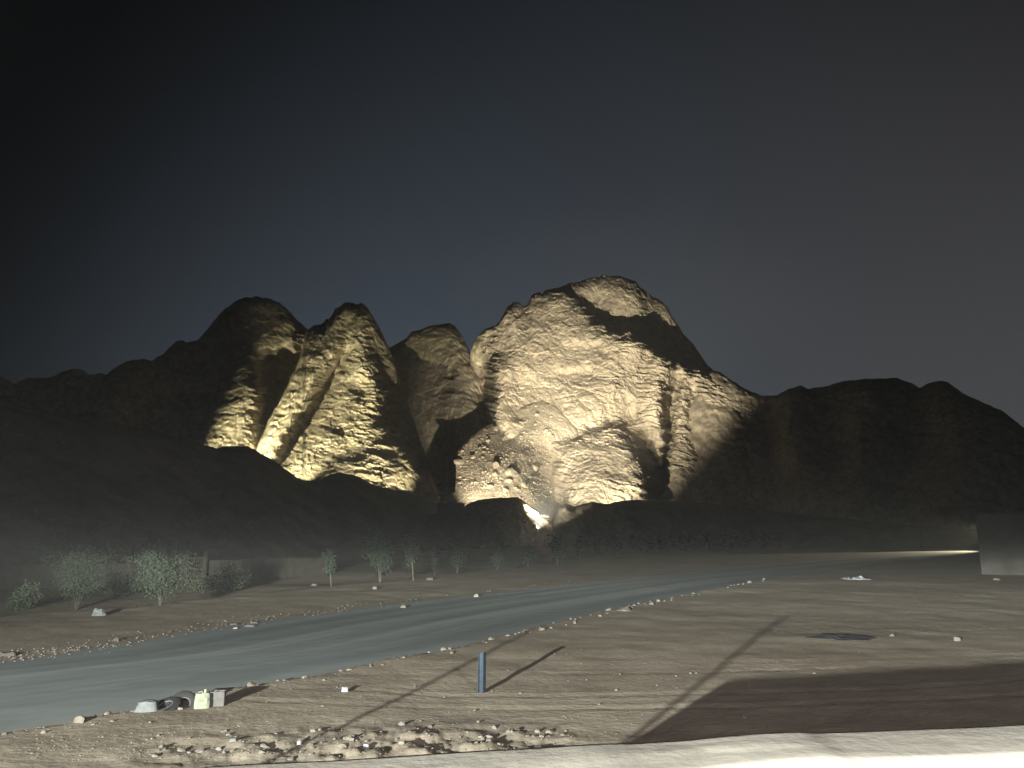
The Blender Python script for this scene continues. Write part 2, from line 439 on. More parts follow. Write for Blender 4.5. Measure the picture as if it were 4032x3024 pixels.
def layer(name, ridge, base, R0, k, ctrl, step, mat, rough=1.0, strata=None, round_px=60, round_m=14, jag=2.5, seed=0, back=120, flute=1.0, relief=1.0, parent=None, **props):
    """one rock mass: skyline and relief read off the photograph, given its own distance, slope and back"""
    rx, ry = zip(*ridge)
    x0, x1 = rx[0], rx[-1]
    cols = np.arange(x0, x1 + step, step, dtype=float)
    yr = np.interp(cols, rx, ry)
    yr = yr + jag * fbm(cols / 22, seed * 3.1, 0, 4, seed + 50, gain=0.6)
    yb = np.interp(cols, *zip(*base)) if isinstance(base, list) else np.full(cols.shape, float(base))
    n = int(np.max(yb - yr) / step) + 2
    v = np.linspace(0, 1, n)[:, None]
    PX = np.broadcast_to(cols, (n, len(cols))); PY = yb + (yr - yb) * v
    # relief evaluated on a coarser lattice, then interpolated
    ev = rbf([[(a, b, c * relief) for a, b, c in ln] for ln in ctrl])
    gx = np.arange(x0 - 8, x1 + 17, 8.0); gy = np.arange(PY.min() - 16, PY.max() + 17, 8.0)
    G = ev(*np.meshgrid(gx, gy))
    def bil(X, Y):
        fx = np.clip((X - gx[0]) / 8, 0, len(gx) - 1.001); fy = np.clip((Y - gy[0]) / 8, 0, len(gy) - 1.001)
        ix, iy = fx.astype(int), fy.astype(int); fx, fy = fx - ix, fy - iy
        return (G[iy, ix] * (1 - fx) + G[iy, ix + 1] * fx) * (1 - fy) + (G[iy + 1, ix] * (1 - fx) + G[iy + 1, ix + 1] * fx) * fy
    Rb = np.interp(cols, *zip(*R0)) if isinstance(R0, list) else np.full(cols.shape, float(R0))
    kk = k * Rb / 470.0
    def depth(X, Y, with_noise=True):
        rb = np.interp(X, cols, Rb)
        # warp the crest and gully lines so that they run ragged, not ruled
        c1 = worley(X / 42 + 0.3 * Y / 42, Y / 11 - 0.25 * X / 11, seed + 70); c2 = worley(X / 90, Y / 34 + 0.2 * X / 34, seed + 71)
        wx = (5.0 * c1[0] + 6.0 * c2[0]) * rough; wy = (2.0 * c1[3] + 3.0 * c2[3]) * rough
        D = rb + (2100 - Y) * np.interp(X, cols, kk) - bil(X + wx, Y + wy)
        s = np.clip((Y - np.interp(X, cols, yr)) / round_px, 0, 1)
        D = D + round_m * (1 - np.sqrt(1 - (1 - s) ** 2))
        if not with_noise: return D
        x, y, z = at_dist(X, Y, D)
        sc = rb / 470.0
        x, y, z = x / sc, y / sc, z / sc
        lat = x + 0.35 * y
        wu = 1.4 * noise(x / 9, y / 9, z / 9, seed + 20); wv = 1.4 * noise(x / 9, y / 9, z / 9, seed + 21)
        nn = 0.8 * fbm(x / 30, y / 30, z / 30, 2, seed + 1)
        # exfoliation sheets: slabs that peel off in curved steps, coarse and fine
        for fs, am_, lv, sd in ((24.0, 4.4, 5, 81), (9.0, 1.6, 4, 83)):
            t_ = lv * (fbm(x / fs + 0.2 * z / fs, y / fs, z / (fs * 1.3), 4, seed + sd, gain=0.55) + 1); f_ = np.floor(t_)
            nn = nn + am_ * ((f_ + sstep(0.86, 1.0, t_ - f_)) / lv - 1)
        # fractured blocks at three sizes: each cell stands at its own height and tilt, joints between them are cut back
        for size, asp, amp, tilt, crack, sd in ((16.0, 1.8, 0.7, 0.3, 0.5, 31), (5.6, 1.7, 0.55, 0.25, 0.3, 33), (2.4, 1.4, 0.42, 0.2, 0.0, 35)):
            va, du, dv, t1, t2, bd = worley((lat + wu * size * 0.05 + 0.18 * z) / size, (z + wv * size * 0.05 + 0.1 * lat) / (size * asp), seed + sd)
            pres = sstep(-0.2, 0.35, noise(x / (size * 2.6), y / (size * 2.6), z / (size * 2.6), seed + sd + 1))
            nn = nn + (amp * va + tilt * (t1 * du + t2 * dv)) * (0.10 + 0.90 * pres) - crack * pres * (1 - sstep(0.25, 0.75, bd * size))
        nn = nn + flute * 0.5 * fbm(lat / 3.6 + 0.12 * z, 0, z / 30, 3, seed + 3, ridged=True) * sstep(-0.1, 0.5, noise(x / 30, y / 30, z / 30, seed + 8))
        if strata is not None:
            m = strata(X, Y) * sstep(-0.45, 0.25, noise(x / 13, y / 13, z / 13, seed + 7))
            zz = z + 0.20 * x + 2.5 * fbm(x / 14, y / 14, z / 14, 2, seed + 4)
            for wl_, hl_, am_, sd in ((9.0, 3.2, 1.2, 41), (4.5, 1.7, 0.6, 43)):
                va, du, dv, t1, t2, bd = worley(lat / wl_ + 0.35 * noise(x / 3, y / 3, z / 3, seed + 44), zz / hl_, seed + sd)
                nn = nn + m * am_ * (0.7 * va + 1.3 * dv + 0.5 * t1 * du)
        nn = nn + 0.25 * fbm(x / 2.0, y / 2.0, z / 2.0, 2, seed + 6, gain=0.6)
        return D - nn * rough * sc
    D = depth(PX, PY)
    X, Y, Z = at_dist(PX, PY, D)
    # the far side falls away behind the skyline
    xs, ys, zs = [X], [Y], [Z]
    ux, uy = X[-1] / D[-1], Y[-1] / D[-1]
    m = 12
    for j in range(1, m + 1):
        t = j / m
        ex = back * t + 2
        zz = Z[-1] * (1 - t ** 1.6) - 3 * t + 4 * fbm(X[-1] / 20, j * 0.7, 0, 3, seed + 9) * (1 - t) * min(1, j / 3) - 2.5
        xs.append((X[-1] + ux * ex)[None]); ys.append((Y[-1] + uy * ex)[None]); zs.append(np.minimum(zz, Z[-1] - 0.5)[None])
    me = grid_mesh(name, np.concatenate(xs), np.concatenate(ys), np.concatenate(zs))
    o = link(name, me, mat, parent, smooth=False, **props)
    LAYERS[props.get('key', name)] = (depth, yr, cols, o)
    return o, depth

BASE = 2155
# --- M1: far-left ridge and the round dome
layer('mountain', [(-700, 1560), (-300, 1500), (-60, 1480), (0, 1480), (60, 1510), (110, 1485), (180, 1490), (280, 1452), (320, 1455), (350, 1475), (390, 1468), (420, 1475), (460, 1440), (500, 1418), (560, 1412), (600, 1420), (640, 1395), (690, 1345), (720, 1340), (735, 1352), (780, 1338), (820, 1290), (860, 1240), (890, 1212), (930, 1182), (970, 1170), (1010, 1168), (1060, 1174), (1100, 1192), (1130, 1218), (1170, 1258), (1205, 1292), (1240, 1330), (1300, 1420), (1380, 1600)],
      BASE, 478, 0.10,
      [[(985, 1330, -2), (990, 1400, 4), (1010, 1490, 9), (1025, 1560, 14), (1020, 1640, 17), (985, 1700, 20), (995, 1800, 22)],
       [(900, 1330, -4), (900, 1500, 4), (820, 1650, 12), (760, 1750, 17)], [(640, 1550, -6), (640, 1700, -2), (600, 1900, 5)],
       [(300, 1600, 0)], [(100, 1650, -4)], [(-300, 1600, 0)], [(450, 1560, 4), (420, 1800, 12)],
       [(1040, 1430, -12), (1055, 1500, -14), (1080, 1580, -15), (1060, 1650, -8), (1040, 1700, 2)], [(1120, 1480, -18), (1150, 1420, -18), (1190, 1400, -20)],
       [(1040, 1360, 0), (1075, 1385, 1), (1085, 1400, 0)], [(1120, 1310, -2), (1150, 1340, 0), (1160, 1380, -1)], [(1050, 1415, -14), (1130, 1400, -15), (1170, 1395, -16)],
       [(900, 1250, -6), (1000, 1200, -6), (1100, 1230, -6)], [(1000, 1290, -4)], [(800, 1400, -6)], [(1200, 1600, -10)], [(1300, 1900, 0)], [(600, 1930, 22), (700, 1860, 27), (800, 1880, 30), (1000, 1900, 30)], [(600, 2120, 56), (800, 2120, 58), (1000, 2120, 58)]],
      3.2, M_ROCK, strata=lambda X, Y: sstep(940, 1010, X) * sstep(1380, 1500, Y), relief=1.5, jag=6, seed=1, kind='structure', key='M1')
# --- M3: the dark peak standing back, with the slender lit face
layer('mountain', [(1440, 1420), (1530, 1372), (1560, 1355), (1600, 1332), (1620, 1305), (1660, 1298), (1690, 1284), (1740, 1275), (1770, 1272), (1792, 1287), (1815, 1315), (1835, 1352), (1852, 1390), (1880, 1450), (1915, 1560), (1950, 1700), (1990, 1900)],
      BASE, 530, 0.10,
      [[(1560, 1450, -14), (1600, 1560, -20), (1650, 1700, -24), (1720, 1900, -20)], [(1690, 1330, -4), (1700, 1500, -6)],
       [(1795, 1350, 10), (1830, 1430, 18), (1855, 1510, 25), (1885, 1600, 29), (1915, 1685, 32), (1920, 1750, 34)],
       [(1740, 1480, 2), (1755, 1600, 12), (1775, 1690, 20), (1790, 1800, 26), (1795, 1950, 28)], [(1755, 1700, -6), (1768, 1850, -8), (1775, 1960, -8)],
       [(1815, 1345, 0), (1870, 1470, 2), (1905, 1560, 4), (1940, 1650, 5)], [(1960, 1850, 15)]],
      3.2, M_ROCK, strata=lambda X, Y: sstep(1790, 1850, X) * 0.8, seed=2, kind='structure', key='M3')
# --- M2: the pointed peak with the big triangular flatiron
layer('mountain', [(960, 2060), (985, 1900), (1002, 1765), (1060, 1655), (1095, 1590), (1130, 1520), (1165, 1440), (1190, 1380), (1206, 1300), (1235, 1280), (1260, 1285), (1300, 1243), (1325, 1215), (1345, 1200), (1380, 1192), (1410, 1190), (1440, 1205), (1460, 1235), (1480, 1262), (1500, 1300), (1520, 1350), (1532, 1364), (1560, 1440), (1600, 1570), (1640, 1690), (1680, 1810), (1722, 1930), (1732, 1960), (1745, 2110)],
      BASE, 458, 0.10,
      [[(1340, 1360, 1), (1280, 1430, 6), (1240, 1490, 10), (1190, 1580, 14), (1150, 1650, 16), (1110, 1740, 18), (1070, 1830, 18)],
       [(1220, 1330, -4), (1190, 1420, -3), (1130, 1550, 2), (1070, 1670, 6), (1030, 1760, 8), (1020, 1850, 10)],
       [(1356, 1390, -16), (1315, 1480, -20), (1272, 1560, -21), (1210, 1660, -18), (1150, 1740, -13), (1092, 1830, -6), (1060, 1920, 4)],
       [(1390, 1390, -3), (1345, 1480, 0), (1325, 1560, 4), (1275, 1660, 10), (1205, 1740, 16), (1120, 1850, 22), (1090, 1950, 26)],
       [(1400, 1560, 8), (1350, 1700, 21), (1300, 1850, 36), (1300, 1950, 42)],
       [(1445, 1430, 5), (1475, 1500, 9), (1482, 1580, 14), (1480, 1660, 19), (1525, 1730, 23), (1560, 1790, 27)],
       [(1560, 1790, 24), (1600, 1760, 26), (1640, 1830, 31), (1690, 1890, 36), (1715, 1940, 38)], [(1480, 1850, 34), (1560, 1900, 40), (1620, 1960, 44)],
       [(1500, 1430, -12), (1540, 1550, -14), (1580, 1650, -14), (1620, 1720, -10), (1680, 1830, 2)],
       [(1370, 1270, -9), (1385, 1330, -8), (1390, 1375, -7)], [(1340, 1250, -3), (1320, 1320, -2)], [(1420, 1260, -2), (1410, 1340, 0), (1425, 1375, 0)], [(1470, 1300, -10), (1490, 1380, -12)],
       [(1440, 1500, 2), (1420, 1520, 2), (1430, 1545, 2)], [(1060, 1990, 36), (1150, 1990, 40), (1300, 2020, 48), (1600, 2030, 52)], [(1000, 2120, 56), (1300, 2120, 62), (1700, 2120, 62)]],
      2.6, M_ROCK, strata=lambda X, Y: 0.25 + 0.9 * sstep(1380, 1450, X) * sstep(1380, 1450, Y), relief=1.4, jag=15, seed=3, kind='structure', key='M2')
# --- M4: the big lit massif
layer('mountain', [(1835, 1460), (1850, 1395), (1865, 1350), (1885, 1318), (1915, 1293), (1950, 1282), (1968, 1262), (1985, 1232), (2000, 1205), (2020, 1192), (2045, 1190), (2058, 1205), (2075, 1200), (2095, 1162), (2125, 1152), (2135, 1160), (2150, 1140), (2200, 1130), (2240, 1120), (2290, 1105), (2345, 1092), (2385, 1083), (2420, 1086), (2470, 1098), (2505, 1108), (2520, 1130), (2560, 1160), (2595, 1180), (2632, 1212), (2645, 1250), (2668, 1278), (2690, 1312), (2735, 1365), (2765, 1405), (2785, 1440), (2815, 1462), (2850, 1480), (2900, 1520), (2960, 1580), (3040, 1750)],
      BASE, 474, 0.10,
      [[(1937, 1430, -2), (1940, 1560, 4), (1942, 1690, 8), (1950, 1780, 10)], [(1905, 1440, -46), (1908, 1560, -46), (1912, 1690, -44), (1915, 1850, -40)], [(1875, 1420, -44), (1860, 1500, -55)],
       [(1900, 1340, -24), (1935, 1320, -16), (1940, 1400, -10)], [(1975, 1290, -4), (1985, 1370, -3)], [(2025, 1230, 2), (2030, 1300, 3)], [(2062, 1230, -8), (2066, 1280, -4)], [(2090, 1200, -2), (2100, 1290, 4)],
       [(2045, 1500, 6), (2055, 1620, 10)], [(2180, 1200, 1), (2190, 1300, 6), (2180, 1420, 10)], [(2200, 1450, 10), (2270, 1443, 12), (2330, 1445, 13)], [(2205, 1472, 7), (2330, 1472, 9)], [(2200, 1560, 12), (2300, 1560, 16), (2350, 1500, 14)],
       [(2280, 1345, 13), (2345, 1350, 14)], [(2280, 1358, 7), (2345, 1362, 8)], [(2300, 1280, 8)],
       [(2240, 1165, -2), (2290, 1205, 2), (2330, 1245, 4), (2380, 1280, 5), (2425, 1306, 7), (2480, 1300, 10), (2520, 1340, 11), (2560, 1375, 11), (2600, 1400, 10), (2640, 1420, 9), (2675, 1435, 7)],
       [(2252, 1152, -24), (2305, 1190, -28), (2345, 1228, -32), (2395, 1265, -34), (2440, 1290, -36), (2492, 1284, -38), (2535, 1322, -38), (2575, 1357, -40), (2612, 1382, -40), (2655, 1405, -42), (2692, 1418, -42)],
       [(2272, 1140, -16), (2310, 1180, -18), (2370, 1235, -20), (2430, 1270, -22)], [(2300, 1115, -16), (2400, 1100, -18)], [(2400, 1180, -17), (2450, 1220, -18)],
       [(2470, 1110, -20), (2490, 1170, -20), (2520, 1240, -22)], [(2550, 1180, -38), (2570, 1250, -42), (2640, 1330, -48), (2700, 1380, -52), (2740, 1420, -54)],
       [(2400, 1400, 14), (2420, 1520, 18)],
       [(2535, 1345, 7), (2545, 1400, 6), (2528, 1480, 7), (2512, 1560, 9), (2520, 1640, 9), (2560, 1760, 7)],
       [(2590, 1410, 12), (2605, 1480, 13), (2600, 1560, 14), (2605, 1640, 14), (2615, 1740, 14), (2590, 1830, 16)],
       [(2655, 1440, -6), (2668, 1500, -12), (2660, 1570, -12), (2640, 1680, -12), (2625, 1760, -12), (2605, 1870, -12), (2598, 1990, -10)],
       [(2690, 1445, 0), (2692, 1500, 3), (2668, 1650, 6), (2640, 1800, 9), (2615, 1960, 12)], [(2730, 1800, 10), (2760, 1980, 14)],
       [(2722, 1510, -2), (2745, 1580, -8), (2790, 1690, -10), (2850, 1760, -10)], [(2745, 1455, 0), (2785, 1570, 1), (2860, 1700, 0)], [(2900, 1650, -4)], [(2950, 1800, 4)],
       # lower buttress
       [(2232, 1765, 20), (2300, 1712, 22), (2400, 1690, 22), (2440, 1695, 22), (2480, 1740, 23), (2520, 1800, 25), (2555, 1880, 28), (2570, 1980, 32)],
       [(2260, 1735, 12), (2330, 1690, 12), (2400, 1668, 6), (2460, 1672, 0), (2500, 1640, -2), (2530, 1700, -4), (2555, 1780, -5), (2582, 1850, -6)],
       [(2340, 1800, 32), (2320, 1900, 40), (2310, 2000, 46)], [(2430, 1830, 32), (2470, 1920, 38)], [(2205, 1770, 18), (2190, 1850, 20), (2215, 1960, 26)], [(2150, 1850, 0), (2140, 1950, 6)],
       [(2280, 1640, 16), (2380, 1620, 17)]],
      2.2, M_ROCK, strata=lambda X, Y: 0.15 + 1.0 * sstep(2330, 2480, X + (Y - 1500) * 0.35) * sstep(1290, 1360, Y), relief=1.2, jag=8, seed=4, kind='structure', key='M4', back=160)
# --- talus fan under the massif
TALUS_RIDGE = [(1722, 2040), (1735, 1992), (1752, 1955), (1792, 1930), (1796, 1850), (1788, 1808), (1800, 1776), (1850, 1722), (1900, 1682), (1960, 1652), (2010, 1627), (2070, 1592), (2130, 1572), (2190, 1592), (2235, 1640), (2270, 1680), (2300, 1760), (2320, 1900)]
layer('talus_slope', TALUS_RIDGE, BASE, 470, 0.10,
      [[(2130, 1580, 10), (2060, 1600, 9), (1990, 1640, 9), (1900, 1690, 14), (1840, 1740, 18), (1800, 1790, 22)], [(2210, 1630, 14), (2240, 1680, 14)],
       [(1800, 1860, 34), (1900, 1780, 28), (2000, 1740, 27), (2100, 1700, 24), (2200, 1720, 16)], [(1790, 1930, 46), (1900, 1880, 46), (2000, 1840, 44), (2060, 1790, 36)],
       [(2100, 1790, 26), (2160, 1780, 14), (2190, 1830, 10), (2200, 1950, 14)], [(2040, 1870, 44), (2080, 1840, 34), (2130, 1860, 20)], [(2090, 1950, 44), (2150, 1990, 36)],
       [(1740, 1995, 54), (1850, 1960, 54), (1950, 1950, 55), (2030, 1960, 52)], [(1750, 2100, 60), (1950, 2100, 66), (2150, 2100, 56)]],
      2.4, M_SCREE, rough=0.4, flute=0.2, round_px=25, round_m=5, seed=5, back=40, kind='structure', key='TAL')
# --- M5: the dark right-hand range
layer('mountain', [(2700, 1620), (2780, 1470), (2810, 1456), (2830, 1462), (2870, 1490), (2920, 1522), (2960, 1545), (3005, 1560), (3060, 1556), (3110, 1530), (3150, 1516), (3180, 1530), (3240, 1524), (3330, 1500), (3420, 1490), (3530, 1488), (3590, 1508), (3622, 1526), (3660, 1508), (3700, 1500), (3730, 1505), (3800, 1555), (3880, 1588), (3950, 1620), (4000, 1660), (4040, 1690), (4150, 1760), (4300, 1720), (4600, 1800), (5000, 1850)],
      BASE, [(2700, 476), (3000, 462), (3600, 450), (4100, 440), (5000, 400)], 0.11,
      [[(3005, 1590, -22), (3000, 1750, -16), (2990, 1950, -6)], [(2900, 1600, -4), (2900, 1800, 8), (2880, 2000, 14)], [(3100, 1600, 4), (3120, 1800, 14), (3150, 2000, 20)],
       [(3250, 1600, -6), (3300, 1760, -4)], [(3420, 1550, 4), (3380, 1750, 14), (3420, 2000, 24)], [(3600, 1600, -8), (3560, 1800, 0)], [(3720, 1560, 6), (3760, 1800, 14), (3800, 2000, 22)], [(4100, 1850, 0)], [(4500, 1900, 5)], [(5000, 1950, 0)]],
      5.0, M_ROCK, strata=lambda X, Y: 0.4, jag=6, seed=6, kind='structure', key='M5')
# --- dark hills in front
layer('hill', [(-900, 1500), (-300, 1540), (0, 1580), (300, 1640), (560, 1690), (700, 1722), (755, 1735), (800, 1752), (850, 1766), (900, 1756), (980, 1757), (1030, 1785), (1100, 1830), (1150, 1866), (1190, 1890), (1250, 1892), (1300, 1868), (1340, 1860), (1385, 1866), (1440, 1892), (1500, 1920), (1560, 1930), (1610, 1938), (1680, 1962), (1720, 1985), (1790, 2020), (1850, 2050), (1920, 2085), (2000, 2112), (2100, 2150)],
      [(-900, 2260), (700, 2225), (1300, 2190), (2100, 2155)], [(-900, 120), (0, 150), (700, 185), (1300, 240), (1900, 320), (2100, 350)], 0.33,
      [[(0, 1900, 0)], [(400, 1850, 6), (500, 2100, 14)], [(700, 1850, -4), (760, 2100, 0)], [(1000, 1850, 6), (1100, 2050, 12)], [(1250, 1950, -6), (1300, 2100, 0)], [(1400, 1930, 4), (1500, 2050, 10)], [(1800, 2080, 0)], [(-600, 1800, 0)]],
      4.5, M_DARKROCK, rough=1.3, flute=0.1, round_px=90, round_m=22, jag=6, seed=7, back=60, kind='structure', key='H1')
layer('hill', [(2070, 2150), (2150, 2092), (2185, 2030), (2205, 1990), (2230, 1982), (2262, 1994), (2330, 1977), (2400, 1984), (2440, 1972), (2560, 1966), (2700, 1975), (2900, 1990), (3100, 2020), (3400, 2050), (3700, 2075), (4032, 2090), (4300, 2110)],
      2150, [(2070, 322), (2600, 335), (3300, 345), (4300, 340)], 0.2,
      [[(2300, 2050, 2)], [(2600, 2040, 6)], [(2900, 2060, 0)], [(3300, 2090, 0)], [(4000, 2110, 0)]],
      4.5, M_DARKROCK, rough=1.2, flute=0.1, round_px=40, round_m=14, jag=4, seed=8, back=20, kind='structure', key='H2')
layer('hill', [(1780, 2080), (1810, 2010), (1840, 1985), (1880, 1968), (1950, 1960), (2040, 1958), (2065, 1975), (2090, 1992), (2120, 2012), (2150, 2038), (2175, 2058), (2200, 2100)],
      2150, 322, 0.14, [[(1850, 2040, 0)], [(1950, 2020, 6), (1960, 2100, 10)], [(2100, 2040, 2)], [(2150, 2080, 0)]],
      2.6, M_SCREE, rough=1.1, flute=0.1, round_px=20, round_m=6, jag=3, seed=9, back=10, kind='structure', key='H3')

# ------------------------------------------------------------------ floodlights
M_STEEL = plain('grey_painted_steel', (0.25, 0.26, 0.27), 0.5, 0.5, 0.6)
M_GLASS, _n, _l, _b = material('lit_lamp_glass', 0.2)
_b.inputs['Emission Color'].default_value = (1.0, 0.93, 0.75, 1)
_b.inputs['Emission Strength'].default_value = 6.0
CURVE_SIGN = -1
def floodlight(label, pos, base_z, target, energy, color, cone, blend, radius=0.3, curve=None, size=0.6):
    root = empty('floodlight', (pos[0], pos[1], base_z), label=label, category='floodlight', group='floodlights')
    h = pos[2] - base_z
    bm = bmesh.new(); add_tube(bm, [(0, 0, -0.3), (0, 0, h - size * 0.62)], [0.06, 0.05], 10)
    link('pole', bm_mesh('pole', bm), M_STEEL, root)
    d = (Vector(target) - Vector(pos)).normalized()
    q = d.to_track_quat('-Z', 'Y')
    bm = bmesh.new(); add_box(bm, (0, 0, size * 0.25), (size, size * 0.8, size * 0.35), bevel=size * 0.05)
    for k in range(5): add_box(bm, ((k - 2) * size * 0.18, 0, size * 0.46), (size * 0.03, size * 0.7, size * 0.12))
    o = link('housing', bm_mesh('housing', bm), M_STEEL, root); o.location = (0, 0, h); o.rotation_euler = q.to_euler()
    bm = bmesh.new(); add_box(bm, (0, 0, size * 0.06), (size * 0.9, size * 0.7, size * 0.02))
    g = link('glass', bm_mesh('glass', bm), M_GLASS, root); g.location = (0, 0, h); g.rotation_euler = q.to_euler()
    bm = bmesh.new()
    add_tube(bm, [(-size * 0.56, 0, size * 0.25), (-size * 0.56, 0, -size * 0.3 + size * 0.25), (0, 0, -size * 0.62 + size * 0.25), (size * 0.56, 0, -size * 0.3 + size * 0.25), (size * 0.56, 0, size * 0.25)], [size * 0.03] * 5, 6)
    b = link('bracket', bm_mesh('bracket', bm), M_STEEL, root); b.location = (0, 0, h - size * 0.25)
    ld = bpy.data.lights.new('lamp', 'SPOT')
    ld.energy = energy; ld.color = color; ld.spot_size = math.radians(cone); ld.spot_blend = blend; ld.shadow_soft_size = radius
    lo = bpy.data.objects.new('lamp', ld); COL.objects.link(lo); lo.parent = root
    lo.location = Vector((0, 0, h)) + d * 0.05; lo.rotation_euler = q.to_euler()
    if curve:                                  # photometric curve of a cut-off luminaire: strength against angle below the horizontal
        ld.use_nodes = True
        n, l = ld.node_tree.nodes, ld.node_tree.links
        g = n.new('ShaderNodeNewGeometry'); sp = n.new('ShaderNodeSeparateXYZ'); l.new(g.outputs['Incoming'], sp.inputs[0])
        m = n.new('ShaderNodeMath'); m.operation = 'ARCSINE'; l.new(sp.outputs[2], m.inputs[0])
        r = n.new('ShaderNodeMapRange'); l.new(m.outputs[0], r.inputs[0])
        r.inputs[1].default_value = math.radians(CURVE_SIGN * curve[0][0]); r.inputs[2].default_value = math.radians(CURVE_SIGN * curve[-1][0])
        c = n.new('ShaderNodeFloatCurve'); l.new(r.outputs[0], c.inputs['Value'])
        cv = c.mapping.curves[0]
        pts = [((e - curve[0][0]) / (curve[-1][0] - curve[0][0]), v) for e, v in curve]
        cv.points[0].location = pts[0]; cv.points[1].location = pts[-1]
        for p in pts[1:-1]: cv.points.new(*p)
        c.mapping.update()
        l.new(c.outputs[0], n['Emission'].inputs['Strength'])
    return root
def P3(px, py, r):
    x, y, z = at_dist(px, py, r)
    return (float(x), float(y), float(z))
def flood(label, key, px, py, tpx, tpy, tr, energy, color, cone, blend, up=2.6, out=1.5, **k):
    """a floodlight standing on the rock (or, with a distance as key, on the valley floor)"""
    if isinstance(key, str): bx, by, bz = P3(px, py, float(LAYERS[key][0](np.array([float(px)]), np.array([float(py)]))[0]) - out)
    else:
        bx, by, _ = P3(px, py, key); bz = float(ground_z(bx, by))
    floodlight(label, (bx, by, bz + up), bz - 0.8, P3(tpx, tpy, tr), energy, color, cone, blend, size=0.9, **k)
WARM = (1.0, 0.91, 0.68); YEL = (1.0, 0.95, 0.58); WHT = (1.0, 0.93, 0.82)
flood('floodlight behind the dark hill, aimed up at the round dome', 'M1', 705, 1990, 895, 1830, 465, 1.5e6, YEL, 38, 0.6, out=3)
flood('floodlight behind the dark hill, aimed up at the triangular flatiron', 365, 640, 2100, 1215, 1770, 475, 3.7e6, YEL, 33, 0.5, up=10)
flood('floodlight at the foot of the flatiron', 372, 1440, 2100, 1470, 1830, 440, 1.3e6, YEL, 52, 0.7, up=6)
flood('floodlight in the valley mouth, aimed up at the great cliff', 303, 2115, 2100, 2385, 1520, 533, 6.4e6, WARM, 46, 0.4, up=7,
      curve=[(-34, 1.0), (-24, 1.0), (-20, 0.85), (-16, 0.30), (-12, 0.04), (-8, 0.012), (0, 0.003), (6, 0.0)])
flood('floodlight at the foot of the boulder slope', 363, 1890, 2100, 1985, 1865, 440, 1.5e6, WARM, 46, 0.6, up=8)
flood('floodlight at the foot of the lower buttress', 374, 2290, 2100, 2390, 1770, 465, 1.1e6, WARM, 54, 0.7, up=8)

# the yard lamp behind the viewer that lights the sand and the road
LAMP = (-12.5, -14.0, 5.26)
floodlight('yard floodlight on a pole behind the whitewashed building', LAMP, 0.0, (6.0, 60.0, 1.5), 2.45e6, (0.97, 1.0, 0.90), 78, 0.75, radius=0.11, size=0.45,
           curve=[(-6, 0.010), (-1, 0.02), (0.5, 0.035), (1.6, 0.16), (2.4, 0.46), (3.2, 0.48), (4, 0.36), (5, 0.20), (6, 0.125), (7.5, 0.10), (9.3, 0.078), (12, 0.05), (24, 0.03)])
# added soft fill lamp behind the viewer, lifting the shadows and far slopes
floodlight('added fill light on a tall mast behind the viewer', (16.0, -46.0, 17.0), 0.0, (8.0, 40.0, 0.0), 2.6e5, (1.0, 0.90, 0.90), 80, 1.0, radius=1.6, size=1.6,
           curve=[(-6, 1.0), (-2, 0.95), (0, 0.4), (2, 0.06), (4, 0.025), (7, 0.06), (9, 0.175), (11, 0.4), (14, 0.5), (24, 0.5)])

